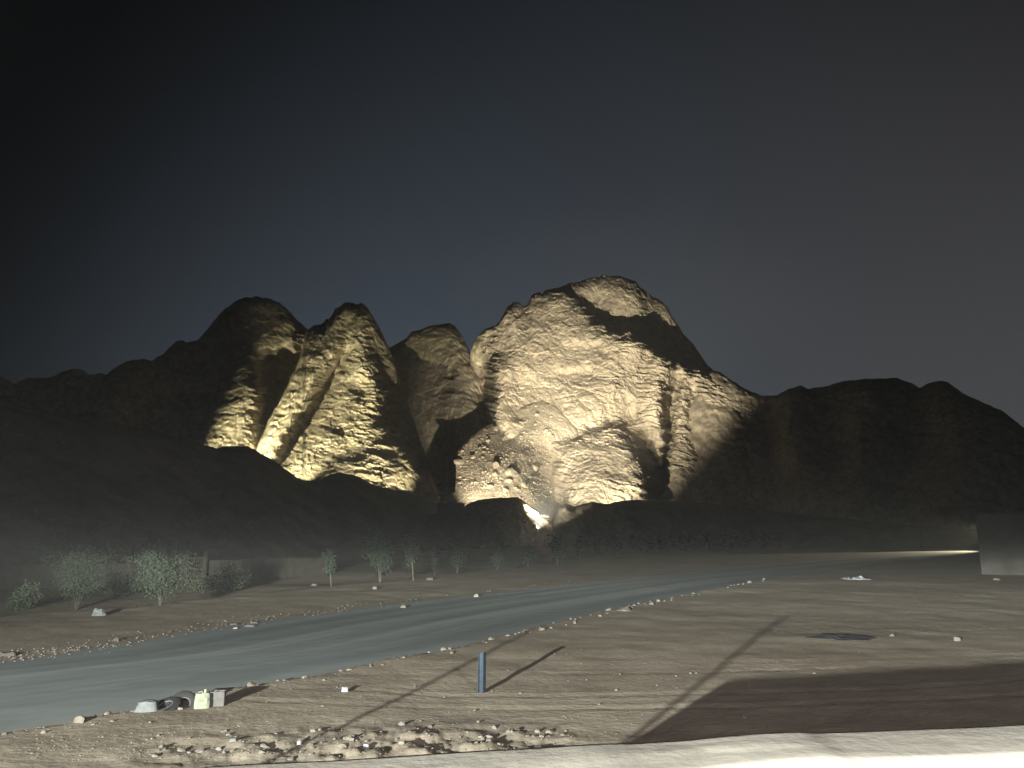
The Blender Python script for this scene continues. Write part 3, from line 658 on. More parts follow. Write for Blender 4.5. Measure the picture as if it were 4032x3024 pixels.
# ------------------------------------------------------------------ whitewashed building under the viewer
M_WHITE = noise_mat('whitewash', [(0.3, (0.235, 0.215, 0.19)), (0.6, (0.285, 0.265, 0.235)), (0.8, (0.31, 0.29, 0.26))], 1.6, 0.85, 0.2, bump=0.35, bscale=9, bdist=0.02, patches=(2.2, 0.66, 0.74, (0.20, 0.185, 0.16)))
def building():
    root = empty('building', (0, 0, 0), label='whitewashed building with a wide plastered roof ledge in front of the viewer', category='building')
    out = [(757, 3024), (850, 3012), (1000, 3003), (1300, 2991), (1500, 2978), (1696, 2964), (1900, 2951), (2114, 2940), (2240, 2931), (2363, 2924), (2500, 2922), (2695, 2911), (2840, 2896), (2975, 2885), (3060, 2880), (3138, 2878), (3211, 2882), (3400, 2876), (3802, 2860), (4032, 2848), (4300, 2840), (4800, 2825)]
    st = [(-3.02, 6.25, 0.9), (-2.98, 6.25, 1.35), (-2.86, 6.25, 1.7), (-2.7, 6.26, 2.0), (-2.56, 6.28, 2.25)]
    for px, py in out:
        x, y, z = ray(px, py); Y = 6.3 + (px - 757) / 3275 * 0.37; t = Y / float(y)
        st.append((float(x) * t, Y, CAMZ + float(z) * t))
    xs = np.array([p[0] for p in st]); ys = np.array([p[1] for p in st]); zs = np.array([p[2] for p in st])
    u = np.concatenate([np.linspace(xs[0], -2.4, 24), np.linspace(-2.38, xs[-1], 150)])
    y0 = np.interp(u, xs, ys); z0 = np.interp(u, xs, zs)
    nz = lambda k, a: a * fbm(u * 1.3, k * 0.37, 0, 4, 77)
    rows = []
    rows.append((u, y0 - 0.01, z0 * 0 - 0.4))
    rows.append((u, y0 + 0.004 * nz(1, 1), z0 - 0.05))
    rows.append((u, y0 - 0.008, z0 - 0.015))
    rows.append((u, y0 - 0.03, z0))
    for k in range(1, 13):
        f = k / 13
        rows.append((u, y0 - 0.03 - 0.70 * f, z0 + 0.012 * np.sin(f * 3.14) + nz(k, 0.008) - 0.01 * f))
    rows.append((u, y0 - 0.75 + nz(20, 0.01), z0 - 0.012))
    rows.append((u, y0 - 0.775 + nz(21, 0.01), z0 - 0.03))
    rows.append((u, y0 - 1.02 + nz(22, 0.012), z0 - 0.065)); rows.append((u, y0 - 1.06, z0 - 0.19))
    X, Y, Z = (np.array([r[i] for r in rows]) for i in range(3))
    link('roof_ledge', grid_mesh('roof_ledge', X, Y, Z, flip=True), M_WHITE, root, smooth=True)
    k = np.linspace(0, 1, 8)[:, None]
    X = np.broadcast_to(u, (8, len(u))).copy(); Y = (y0 - 1.05)[None] * (1 - k) + (-4.0) * k; Z = np.broadcast_to(z0 - 0.185, X.shape) + 0 * k
    link('roof', grid_mesh('roof', X, Y, Z, flip=True), M_WHITE, root, smooth=True)
    bm = bmesh.new(); add_box(bm, ((u[-1] - 2.9) / 2 + 0.05, 1.05, 0.75), (u[-1] + 2.9, 9.9, 2.3))
    link('wall', bm_mesh('wall', bm), M_WHITE, root)
building()

# ------------------------------------------------------------------ posts
M_POST = plain('blue_grey_steel', (0.030, 0.046, 0.068), 0.45, 0.5, 0.3, var=0.3, scale=5)
M_RUST = plain('weathered_pipe', (0.10, 0.085, 0.07), 0.7, 0.3, 0.4)
def h_post():
    x, y = on_plane(1897, 2724, 0.0); z = float(ground_z(x, y))
    root = empty('steel_post', (x, y, z), math.radians(-28), label='short blue-grey steel post standing alone on the sand by the road', category='post')
    H = 1.06
    for sgn in (-1, 1):
        bm = bmesh.new(); add_box(bm, (sgn * 0.078, 0, H / 2 - 0.15), (0.014, 0.15, H + 0.3), bevel=0.003)
        link('flange', bm_mesh('flange', bm), M_POST, root)
    bm = bmesh.new(); add_box(bm, (0, 0.0, H / 2 - 0.152), (0.142, 0.012, H + 0.29)); link('web', bm_mesh('web', bm), M_POST, root)
    for zz in (H - 0.12, H - 0.24):
        bm = bmesh.new(); add_tube(bm, [(0.03, -0.012, zz), (0.03, -0.03, zz)], [0.014, 0.014], 6); link('bolt', bm_mesh('bolt', bm), M_RUST, root)
h_post()
for (x, y, h, lab) in ((-7.92, 3.2, 3.47, 'tall thin pipe pole nearer the road beside the whitewashed building'), (-5.0, 1.72, 3.79, 'tall thin pipe pole at the corner of the whitewashed building')):
    root = empty('pipe_pole', (x, y, float(ground_z(x, y))), label=lab, category='pole', group='pipe poles beside the building')
    bm = bmesh.new(); add_tube(bm, [(0, 0, -0.3), (0, 0, h - 0.05)], [0.04, 0.036], 12); link('pipe', bm_mesh('pipe', bm), M_RUST, root)
    bm = bmesh.new(); add_tube(bm, [(0, 0, h - 0.06), (0, 0, h - 0.01), (0, 0, h)], [0.046, 0.046, 0.02], 12); link('cap', bm_mesh('cap', bm), M_RUST, root)

# ------------------------------------------------------------------ stones, rubble, boulders
def rock_mesh(name, seed, sub, mat, flat=0.75):
    rnd = random.Random(seed)
    bm = bmesh.new(); bmesh.ops.create_icosphere(bm, subdivisions=sub, radius=0.5)
    ax = [rnd.uniform(0.75, 1.25), rnd.uniform(0.65, 1.1), flat * rnd.uniform(0.7, 1.1)]
    cuts = [(Vector((rnd.gauss(0, 1), rnd.gauss(0, 1), rnd.gauss(0, 1))).normalized(), rnd.uniform(0.26, 0.42)) for _ in range(6)]
    for v in bm.verts:
        for nrm, dd in cuts:
            e = v.co.dot(nrm) - dd
            if e > 0: v.co -= nrm * e
        v.co += Vector((rnd.uniform(-1, 1), rnd.uniform(-1, 1), rnd.uniform(-1, 1))) * 0.03
        v.co.x *= ax[0]; v.co.y *= ax[1]; v.co.z *= ax[2]
    me = bm_mesh(name, bm); me.materials.append(mat)
    return me
M_STONE = noise_mat('pale_stone', [(0.3, (0.11, 0.098, 0.08)), (0.7, (0.22, 0.20, 0.17))], 3.0, 0.9, 0.15, bump=0.5, bscale=14, bdist=0.03)
M_STONE2 = noise_mat('grey_stone', [(0.3, (0.12, 0.112, 0.10)), (0.7, (0.22, 0.205, 0.185))], 3.0, 0.9, 0.15, bump=0.5, bscale=14, bdist=0.03)
ROCKS = [rock_mesh('stone', 100 + i, 2, M_STONE if i % 3 else M_STONE2) for i in range(12)]
def put_stone(x, y, size, label, group, sink=0.25):
    me = random.choice(ROCKS)
    o = link('stone', me, label=label, category='stone', group=group)
    o.scale = (size, size, size * random.uniform(0.75, 1.1))
    o.rotation_euler = (random.uniform(-0.3, 0.3), random.uniform(-0.3, 0.3), random.uniform(0, 6.28))
    o.location = (x, y, float(ground_z(x, y)) + size * 0.32 - size * sink - size * random.uniform(0, 0.16))
def along_edge(u):
    p = [q for q in NEAR_EDGE if 18 < q[1] < 90]
    d = [0]
    for a, b in zip(p, p[1:]): d.append(d[-1] + math.hypot(b[0] - a[0], b[1] - a[1]))
    t = u * d[-1]; i = max(k for k in range(len(d)) if d[k] <= t + 1e-9); i = min(i, len(p) - 2)
    f = (t - d[i]) / (d[i + 1] - d[i]); dx, dy = p[i + 1][0] - p[i][0], p[i + 1][1] - p[i][1]; L = math.hypot(dx, dy)
    return p[i][0] + dx * f, p[i][1] + dy * f, dy / L, -dx / L
R2 = random.Random(3)
for i in range(110):
    x, y, nx, ny = along_edge(R2.random() ** 1.9 * 0.9)
    if noise(x * 0.35, y * 0.35, 0, 66) < -0.15 and i % 4: x, y, nx, ny = along_edge(R2.random() ** 2.2 * 0.5)
    o = abs(R2.gauss(0, 0.6)) + 0.1
    big = R2.random()
    put_stone(x + nx * o, y + ny * o, (0.10 + 0.10 * R2.random() if big < 0.8 else 0.22 + 0.2 * R2.random()) * (0.8 + y / 110), 'pale angular stone in the gravel line along the near road edge', 'stones along the near road edge')
for i in range(95):
    px, py = R2.uniform(560, 2250), 2990 - abs(R2.gauss(0, 60)) - R2.uniform(0, 40)
    if py > 3010 - (px - 757) * 0.06: py -= 60
    x, y = on_plane(px, py, 0.05)
    put_stone(x, y, R2.choice((0.07, 0.09, 0.11, 0.14, 0.19)) * R2.uniform(0.8, 1.3), 'broken stone in the rubble at the foot of the whitewashed building', 'rubble stones below the roof ledge')
for i in range(45):
    px, py = R2.uniform(1000, 3300), R2.uniform(2560, 2860)
    x, y = on_plane(px, py, 0.0)
    put_stone(x, y, R2.uniform(0.05, 0.13), 'small pale stone scattered on the open sand', 'stones scattered on the sand')
for px, py, sz, lab in ((3515, 2520, 0.30, 'pale stone on the dim sand beside the scraped mound'), (3768, 2535, 0.42, 'flat pale stone on the dim sand far from the mound'), (3925, 2288, 0.9, 'round pale boulder standing before the grey block building'), (2460, 2415, 0.75, 'largest pale lump in the gravel line at the road edge'), (1235, 2266, 0.8, 'pale round boulder among the roadside saplings'), (1588, 2378, 0.55, 'dark flat stone on the far road shoulder')):
    x, y = on_plane(px, py, -0.1); put_stone(x, y, sz, lab, 'single stones')
def scatter_stuff(name, n, sampler, mat, sub=1, parent=None, seed=5, **props):
    rnd = random.Random(seed)
    V, Fc = [], []
    protos = []
    for i in range(6):
        me = rock_mesh('tmp', 300 + i, sub, mat)
        protos.append((np.array([v.co[:] for v in me.vertices]), [tuple(p.vertices) for p in me.polygons])); bpy.data.meshes.remove(me)
    base = 0
    for i in range(n):
        r = sampler(rnd)
        if r is None: continue
        x, y, z, sz = r
        co, fs = protos[i % 6]
        a = rnd.uniform(0, 6.28); c, sn = math.cos(a), math.sin(a)
        q = co * sz
        V.append(np.stack([q[:, 0] * c - q[:, 1] * sn + x, q[:, 0] * sn + q[:, 1] * c + y, q[:, 2] + z], -1))
        Fc += [tuple(k + base for k in f) for f in fs]; base += len(co)
    me = bpy.data.meshes.new(name); me.from_pydata(np.concatenate(V).tolist(), [], Fc)
    return link(name, me, mat, parent, **props)
_px = [(R2.uniform(-100, 4100), 0) for _ in range(1)]
def pebbles(rnd):
    k = rnd.random()
    if k < 0.40:
        px, py = rnd.uniform(100, 2600), 3000 - abs(rnd.gauss(0, 70)); x, y = on_plane(px, py, 0)
    elif k < 0.75:
        x, y, nx, ny = along_edge(rnd.random() ** 1.6 * 0.95); o = abs(rnd.gauss(0, 0.7)) - 0.1; x += nx * o; y += ny * o
    else:
        px, py = rnd.uniform(0, 4032), rnd.uniform(2450, 2900); x, y = on_plane(px, py, 0)
        if sdist(NEAR_EDGE, np.array([x]), np.array([y]))[0] < 0.2: return None
    return x, y, 0, rnd.choice((0.025, 0.03, 0.04, 0.05, 0.07))
_pts = []
def pebble_sampler(rnd):
    return _pts.pop() if _pts else None
_r = random.Random(8)
_raw = [p for p in (pebbles(_r) for _ in range(2600)) if p]
_zz = ground_z(np.array([p[0] for p in _raw]), np.array([p[1] for p in _raw]))
_pts = [(p[0], p[1], float(z) - p[3] * 0.05, p[3]) for p, z in zip(_raw, _zz)]
scatter_stuff('gravel', len(_pts), pebble_sampler, M_STONE, label='fine pale gravel strewn over the sand and the road edge', category='gravel', kind='stuff')
# far shoulder gravel
_raw = []
for _ in range(420):
    f = _r.random() ** 1.5
    x = np.interp(f, [0, 1], [0, 1])
    i = 2 + int(f * 8); i = min(i, len(FAR_EDGE) - 2); a, b = FAR_EDGE[i], FAR_EDGE[i + 1]; t = _r.random()
    _raw.append((a[0] + (b[0] - a[0]) * t + _r.gauss(-0.6, 0.9), a[1] + (b[1] - a[1]) * t + _r.gauss(0.5, 0.9), 0, _r.uniform(0.04, 0.12)))
_zz = ground_z(np.array([p[0] for p in _raw]), np.array([p[1] for p in _raw]))
_pts = [(p[0], p[1], max(float(z), -0.35) + p[3] * 0.1, p[3]) for p, z in zip(_raw, _zz)]
scatter_stuff('gravel', len(_pts), pebble_sampler, M_STONE2, label='fine grey gravel along the far road shoulder', category='gravel', kind='stuff')

# boulders on the talus fan
TALD, _, _, TALO = LAYERS['TAL']
BROCKS = [rock_mesh('boulder', 500 + i, 2, M_ROCK, flat=0.9) for i in range(10)]
trx, try_ = zip(*TALUS_RIDGE)
def talus_spot(rnd):
    px = rnd.uniform(1745, 2190); top = float(np.interp(px, trx, try_))
    return px, top + 8 + (1975 - top) * rnd.random() ** 0.8
big = [(2018, 1862, 52), (2002, 1894, 26), (1954, 1868, 26), (1954, 1832, 42), (2064, 1911, 30), (1952, 1688, 26), (1922, 1736, 24), (2053, 1668, 24), (1806, 1820, 40), (2105, 1842, 26), (1860, 1800, 26), (1990, 1930, 24), (1930, 1915, 26), (1905, 1760, 18), (2085, 1880, 22)]
while len(big) < 290:
    px, py = talus_spot(R2)
    if py < 2000: big.append((px, py, R2.choice((7, 8, 9, 10, 12, 15)) * R2.uniform(0.8, 1.2)))
bd = TALD(np.array([b[0] for b in big]), np.array([b[1] for b in big]))
for (px, py, w), d in zip(big, bd):
    x, y, z = P3(px, py, float(d) - w * 0.03)
    o = link('boulder', R2.choice(BROCKS), parent=TALO)
    sz = w * 0.165 * float(d) / 440
    o.location = (x, y, z); o.scale = (sz, sz, sz * R2.uniform(0.75, 1.15)); o.rotation_euler = (R2.uniform(-0.4, 0.4), R2.uniform(-0.4, 0.4), R2.uniform(0, 6.28))
_sp = [talus_spot(_r) for _ in range(3600)]
_dd = TALD(np.array([p[0] for p in _sp]), np.array([p[1] for p in _sp]))
_pts = []
for p, d in zip(_sp, _dd):
    x, y, z = P3(p[0], p[1], float(d) - 0.1); _pts.append((x, y, z, _r.choice((0.5, 0.7, 0.9, 1.2))))
scatter_stuff('scree_stones', len(_pts), pebble_sampler, M_ROCK, parent=TALO, kind='stuff')
# lit rocks on the flank of the grey mound
H3D, _, _, H3O = LAYERS['H3']
for i in range(70):
    px = R2.uniform(2035, 2172); py = 2075 - (2172 - px) * 0.15 - R2.uniform(0, 42) + (px - 2035) * 0.02
    d = float(H3D(np.array([px]), np.array([py]))[0])
    w = R2.choice((8, 12, 16, 24)); x, y, z = P3(px, py, d - 0.4)
    o = link('boulder', R2.choice(BROCKS), parent=H3O); sz = w * 0.112
    o.location = (x, y, z); o.scale = (sz,) * 3; o.rotation_euler = (R2.uniform(-0.4, 0.4), R2.uniform(-0.4, 0.4), R2.uniform(0, 6.28))

# ------------------------------------------------------------------ trees
M_LEAF = noise_mat('grey_green_leaves', [(0.3, (0.014, 0.021, 0.013)), (0.7, (0.027, 0.037, 0.023))], 1.5, 0.7, 0.25)
M_LEAF2 = noise_mat('dark_leaves', [(0.3, (0.030, 0.040, 0.022)), (0.7, (0.05, 0.062, 0.036))], 1.5, 0.8, 0.2)
M_BARK = noise_mat('pale_bark', [(0.3, (0.05, 0.044, 0.034)), (0.7, (0.09, 0.078, 0.06))], 6, 0.9, 0.1, bump=0.4, bscale=20, bdist=0.02)
def leaves_mesh(name, clumps, n, size, rnd, mat):
    V, Fc = [], []
    for i in range(n):
        c, rad = clumps[rnd.randrange(len(clumps))]
        d = Vector((rnd.gauss(0, 0.5), rnd.gauss(0, 0.5), rnd.gauss(0, 0.55))) * rad
        p = c + d
        a = rnd.uniform(0, 6.28); drop = rnd.uniform(-1.3, 0.3)
        ax = Vector((math.cos(a) * math.cos(drop), math.sin(a) * math.cos(drop), math.sin(drop)))
        sd = ax.cross(Vector((rnd.gauss(0, 1), rnd.gauss(0, 1), rnd.gauss(0, 1)))).normalized()
        L = size * rnd.uniform(0.7, 1.4); w = L * 0.22
        k = len(V)
        V += [p, p + ax * L * 0.45 + sd * w, p + ax * L, p + ax * L * 0.45 - sd * w]
        Fc.append((k, k + 1, k + 2, k + 3))
    me = bpy.data.meshes.new(name); me.from_pydata([v[:] for v in V], [], Fc); me.materials.append(mat)
    return me
def tree(px, w, top, base, stems, leaves, label, group, mat=None, seed=0, leafsize=None, spread=1.0):
    rnd = random.Random(seed * 13 + 5)
    x, y = on_plane(px, base, -0.25)
    for _ in range(4):
        z = float(ground_z(x, y)); x, y = on_plane(px, base, z)
    dist = math.hypot(x, y)
    tz = P3(px, top, dist)[2]; H = tz - z; Wd = w / F * dist
    root = empty('sapling_tree', (x, y, z), label=label, category='tree', group=group)
    clumps = []
    bm = bmesh.new()
    for k in range(stems):
        a = rnd.uniform(0, 6.28); rr = Wd * 0.42 * rnd.uniform(0.45, 1.0) * spread
        hx, hy = rr * math.cos(a), rr * math.sin(a); hh = H * rnd.uniform(0.78, 0.97)
        b0 = (rnd.uniform(-0.06, 0.06), rnd.uniform(-0.06, 0.06), -0.1)
        mid = (hx * 0.3 + rnd.uniform(-.06, .06), hy * 0.3 + rnd.uniform(-.06, .06), hh * 0.42); m2 = (hx * 0.65, hy * 0.65 + rnd.uniform(-.1, .1), hh * 0.72)
        rb = max(0.028, H * 0.011)
        add_tube(bm, [b0, mid, m2, (hx, hy, hh)], [rb, rb * 0.75, rb * 0.5, rb * 0.2], 6)
        pts = [Vector(b0), Vector(mid), Vector(m2), Vector((hx, hy, hh))]
        for j in range(10):
            t = rnd.uniform(0.55, 3.0); i = min(int(t), 2); p = pts[i].lerp(pts[i + 1], t - i)
            q = p + Vector((rnd.gauss(0, 1), rnd.gauss(0, 1), rnd.uniform(0.0, 0.9))) * Wd * 0.13
            add_tube(bm, [p, q], [rb * 0.35, rb * 0.12], 4, cap=False)
            clumps.append((q, Wd * rnd.uniform(0.14, 0.26)))
            if rnd.random() < 0.6: clumps.append((p.lerp(q, 0.5), Wd * 0.14))
    link('trunk', bm_mesh('trunk', bm), M_BARK, root)
    link('crown', leaves_mesh('crown', clumps, leaves, leafsize or max(0.16, dist / F * 12), rnd, mat or M_LEAF), None, root)
near_lab = ['broad fan-shaped sapling with several bare stems, alone by the road', 'rounded bushy sapling beside the pale gate block']
T = [(300, 190, 2150, 2398, 6, 7500), (632, 165, 2172, 2385, 5, 6500)]
for i, a in enumerate(T): tree(*a, near_lab[i], 'roadside saplings', seed=i, spread=1.0, leafsize=0.13)
T = [(1305, 60, 2148, 2310, 2, 800, 'thin wispy sapling before the boundary wall'), (1497, 105, 2096, 2292, 4, 2600, 'tall full sapling below the end of the dark hill crest'),
     (1628, 82, 2093, 2286, 3, 2400, 'narrow upright sapling with pale split stems'), (1712, 50, 2150, 2262, 2, 600, 'small dim sapling set back between two taller ones'), (1800, 95, 2090, 2257, 3, 2200, 'leafy sapling before the dark stepped house'),
     (1958, 72, 2112, 2246, 2, 1300, 'slim sapling right of the dark stepped house'), (2078, 68, 2128, 2232, 2, 1000, 'slim sapling below the lit rocks of the grey mound')]
for i, a in enumerate(T): tree(*a[:5], a[5] * 2, a[6], 'roadside saplings', seed=i + 10, leafsize=0.2)
far = [(2195, 84, 2116, 2226), (2282, 48, 2108, 2206), (2350, 40, 2118, 2196), (2432, 66, 2104, 2180), (2508, 46, 2112, 2176), (2560, 50, 2115, 2173), (2612, 56, 2110, 2171), (2690, 40, 2113, 2168), (2745, 60, 2104, 2166), (2790, 50, 2100, 2165), (2850, 46, 2106, 2163), (2905, 50, 2108, 2161), (2960, 44, 2110, 2159), (3015, 46, 2108, 2157), (3075, 42, 2110, 2155), (3130, 40, 2111, 2153)]
for i, a in enumerate(far): tree(*a, 2, 650, 'dim far sapling in the row along the distant road bend', 'far roadside saplings', seed=i + 30, mat=M_LEAF)
def shrub(px, py, w, h, label, seed):
    rnd = random.Random(seed)
    x, y = on_plane(px, py, -0.8); 
    for _ in range(4): z = float(ground_z(x, y)); x, y = on_plane(px, py, z)
    dist = math.hypot(x, y); Wd = w / F * dist; H = h / F * dist
    root = empty('shrub', (x, y, z), label=label, category='shrub', group='dark shrubs behind the saplings')
    bm = bmesh.new(); cl = []
    for k in range(9):
        a = rnd.uniform(0, 6.28); q = Vector((math.cos(a) * Wd * 0.4 * rnd.random() ** 0.5, math.sin(a) * Wd * 0.4 * rnd.random() ** 0.5, H * rnd.uniform(0.3, 0.85)))
        add_tube(bm, [(0, 0, -0.1), q * 0.5, q], [0.03, 0.02, 0.008], 5); cl.append((q, Wd * 0.18)); cl.append((q * 0.6, Wd * 0.16))
    link('stem', bm_mesh('stem', bm), M_BARK, root)
    link('foliage', leaves_mesh('foliage', cl, 1500, 0.22, rnd, M_LEAF2), None, root)
shrub(475, 2350, 150, 95, 'dark low shrub between the fan-shaped sapling and the bushy one', 1)
shrub(790, 2335, 180, 105, 'dark low shrub under the gate pillars', 2)
shrub(925, 2325, 150, 90, 'dark low shrub before the long boundary wall', 3)
shrub(80, 2400, 120, 80, 'dark low shrub at the near end of the boundary wall', 4)

# ------------------------------------------------------------------ walls and buildings beyond the road
M_BLOCKWALL = noise_mat('dusty_block_wall', [(0.3, (0.028, 0.025, 0.02)), (0.7, (0.05, 0.045, 0.036))], 1.2, 0.9, 0.1, bump=0.5, bscale=5, bdist=0.04)
M_DARKWALL = noise_mat('dark_render', [(0.3, (0.07, 0.066, 0.062)), (0.7, (0.11, 0.10, 0.095))], 0.7, 0.9, 0.1, bump=0.3, bscale=4, bdist=0.03)
M_PALEWALL = noise_mat('pale_grey_render', [(0.3, (0.036, 0.034, 0.031)), (0.6, (0.066, 0.063, 0.058)), (0.8, (0.078, 0.075, 0.07))], 0.5, 0.9, 0.1, bump=0.3, bscale=5, bdist=0.03)
def boundary_wall(x0, y0, x1, y1, h, label):
    L = math.hypot(x1 - x0, y1 - y0); a = math.atan2(y1 - y0, x1 - x0)
    root = empty('boundary_wall', (x0, y0, -1.2), a, label=label, category='wall', group='boundary walls under the dark hill')
    bm = bmesh.new(); add_box(bm, (L / 2, 0, h / 2), (L, 0.2, h), bevel=0.01); link('wall_body', bm_mesh('wall_body', bm), M_BLOCKWALL, root)
    n = max(2, int(L / 5))
    me = None
    for k in range(n + 1):
        if me is None:
            bm = bmesh.new(); add_box(bm, (0, 0, (h + 0.1) / 2), (0.34, 0.34, h + 0.1), bevel=0.02); me = bm_mesh('pillar', bm)
        o = link('pillar', me, M_BLOCKWALL, root); o.location = (L * k / n, 0, 0)
    bm = bmesh.new()
    for k in range(int(L / 0.8)): add_box(bm, (0.4 + k * 0.8, 0, h + 0.04 + random.uniform(-0.015, 0.01)), (0.78, 0.26, 0.08))
    link('coping', bm_mesh('coping', bm), M_BLOCKWALL, root)
def wpt(px, r): 
    x, y, z = P3(px, 2150, r); return x, y
xa, ya = wpt(-250, 98); xb, yb = wpt(690, 100); boundary_wall(xa, ya, xb, yb, 2.25, 'low dusty block wall running to the gate, behind the fan-shaped sapling')
xa, ya = wpt(830, 101); xb, yb = wpt(1290, 112); boundary_wall(xa, ya, xb, yb, 2.45, 'low dusty block wall beyond the gate, behind the dark shrubs')
gx, gy = wpt(765, 100)
root = empty('gate', (gx, gy, -1.2), label='pair of pale gate pillars with a barred gate in the boundary wall', category='gate')
for k, dx in enumerate((-0.75, 1.45)):
    bm = bmesh.new(); add_box(bm, (dx, 0, 1.75), (0.42, 0.42, 3.5), bevel=0.03); add_box(bm, (dx, 0, 3.56), (0.54, 0.54, 0.12), bevel=0.02)
    link('pillar', bm_mesh('pillar', bm), M_BLOCKWALL, root)
for k in range(8):
    bm = bmesh.new(); add_tube(bm, [(-0.45 + k * 0.22, 0, 0.1), (-0.45 + k * 0.22, 0, 3.0)], [0.02, 0.02], 6); link('bar', bm_mesh('bar', bm), M_RUST, root)
for zz in (0.3, 1.6, 2.85):
    bm = bmesh.new(); add_box(bm, (0.33, 0.0, zz), (1.72, 0.05, 0.06)); link('rail', bm_mesh('rail', bm), M_RUST, root)
hx, hy = wpt(722, 104)
root = empty('gate_hut', (hx, hy, -1.2), label='small pale block hut with a flat roof beside the gate', category='hut')
bm = bmesh.new(); add_box(bm, (0, 0, 1.55), (1.9, 1.9, 3.1), bevel=0.02); link('wall', bm_mesh('wall', bm), M_BLOCKWALL, root)
bm = bmesh.new(); add_box(bm, (0, 0, 3.17), (2.2, 2.2, 0.14), bevel=0.02); link('roof', bm_mesh('roof', bm), M_BLOCKWALL, root)
bm = bmesh.new(); add_box(bm, (0.1, -0.965, 0.95), (0.8, 0.04, 1.9)); link('door', bm_mesh('door', bm), M_RUST, root)
root = empty('utility_pole', (*wpt(694, 103), -1.2), label='short dark pole standing behind the pale gate hut', category='pole')
bm = bmesh.new(); add_tube(bm, [(0, 0, -0.2), (0, 0, 4.9)], [0.11, 0.09], 10); link('shaft', bm_mesh('shaft', bm), M_DARKWALL, root)
bm = bmesh.new(); add_box(bm, (0, 0, 4.6), (0.9, 0.08, 0.1)); link('crossarm', bm_mesh('crossarm', bm), M_DARKWALL, root)

def house():
    x, y, _ = P3(1790, 2100, 300)
    root = empty('stepped_house', (x, y, 0), math.radians(6), label='dark flat-roofed stepped house in the valley mouth before the boulder slope', category='house')
    zt = lambda py: P3(1790, py, 300)[2]
    h1, h2 = zt(2026), zt(1982)
    bm = bmesh.new(); add_box(bm, (0, 3, h1 / 2 - 0.5), (19.4, 8, h1 + 1), bevel=0.05); link('wall', bm_mesh('wall', bm), M_DARKWALL, root)
    bm = bmesh.new(); add_box(bm, (-1.4, 4.5, (h1 + h2) / 2 - 0.02), (10.4, 4.6, h2 - h1), bevel=0.05); link('upper_storey', bm_mesh('upper_storey', bm), M_DARKWALL, root)
    bm = bmesh.new(); add_box(bm, (0, 3, h1 + 0.12), (19.8, 8.4, 0.24)); r = link('roof', bm_mesh('roof', bm), M_DARKWALL, root)
    bm = bmesh.new(); add_box(bm, (-1.4, 4.5, h2 + 0.1), (10.8, 5.0, 0.2)); link('upper_roof', bm_mesh('upper_roof', bm), M_DARKWALL, root)
    for k in range(4):
        bm = bmesh.new(); add_box(bm, (-7 + k * 4.4, -1.03, h1 * 0.55), (1.3, 0.1, 1.5)); w = link('window', bm_mesh('window', bm), M_RUST, root)
        bm = bmesh.new(); add_box(bm, (-7 + k * 4.4, -1.09, h1 * 0.55 - 0.82), (1.6, 0.14, 0.1)); link('sill', bm_mesh('sill', bm), M_BLOCKWALL, w)
    bm = bmesh.new(); add_box(bm, (4.4, -1.04, 1.1), (1.1, 0.1, 2.2)); link('door', bm_mesh('door', bm), M_RUST, root)
house()
def block_house():
    x, y = on_plane(3866, 2262, 0.0)
    r = math.hypot(x, y); top = P3(3850, 2030, r)[2]
    root = empty('block_building', (x, y, 0), math.radians(-31.5), label='pale grey block building with a flat parapet at the edge of the dim sand', category='building')
    bm = bmesh.new(); add_box(bm, (7, 5, top / 2 - 0.3), (14, 10, top + 0.6 - 0.2), bevel=0.04); link('wall', bm_mesh('wall', bm), M_PALEWALL, root)
    bm = bmesh.new()
    add_box(bm, (7, -0.0, top + 0.04), (14.2, 0.3, 0.3), bevel=0.03); add_box(bm, (-0.02, 5.1, top + 0.037), (0.3, 10.0, 0.3), bevel=0.03)
    link('parapet', bm_mesh('parapet', bm), M_PALEWALL, root)
    bm = bmesh.new(); add_box(bm, (9.5, -0.02, 1.2), (1.2, 0.1, 2.4)); link('door', bm_mesh('door', bm), M_RUST, root)
    for k in (5.2, 12):
        bm = bmesh.new(); add_box(bm, (k, -0.02, 3.6), (1.2, 0.1, 1.2)); link('window', bm_mesh('window', bm), M_RUST, root)
block_house()
hx, hy, _ = P3(3475, 2130, 300)
root = empty('roadside_hut', (hx, hy, float(ground_z(hx, hy))), label='tiny pale hut far off beside the lit stretch of road', category='hut')
bm = bmesh.new(); add_box(bm, (0, 0, 1.4), (4.2, 3.6, 3.0), bevel=0.04); link('wall', bm_mesh('wall', bm), M_PALEWALL, root)
bm = bmesh.new(); add_box(bm, (0, 0, 3.0), (4.6, 4.0, 0.2), bevel=0.03); link('roof', bm_mesh('roof', bm), M_PALEWALL, root)
hx, hy, _ = P3(3627, 2130, 290)
root = empty('utility_pole', (hx, hy, 0), label='thin far pole standing beyond the lit stretch of road', category='pole')
bm = bmesh.new(); add_tube(bm, [(0, 0, -0.3), (0, 0, 7.0)], [0.12, 0.08], 8); link('shaft', bm_mesh('shaft', bm), M_PALEWALL, root)
bm = bmesh.new(); add_box(bm, (0, 0, 6.6), (1.4, 0.1, 0.1)); link('crossarm', bm_mesh('crossarm', bm), M_PALEWALL, root)
lx, ly, _ = P3(3905, 2100, 300)
floodlight('road floodlight on a pole hidden behind the pale block building', (lx, ly, 7.0), 0.0, P3(3650, 2164, 250), 2.4e5, (1.0, 0.88, 0.55), 26, 0.7, radius=0.15, size=0.6)

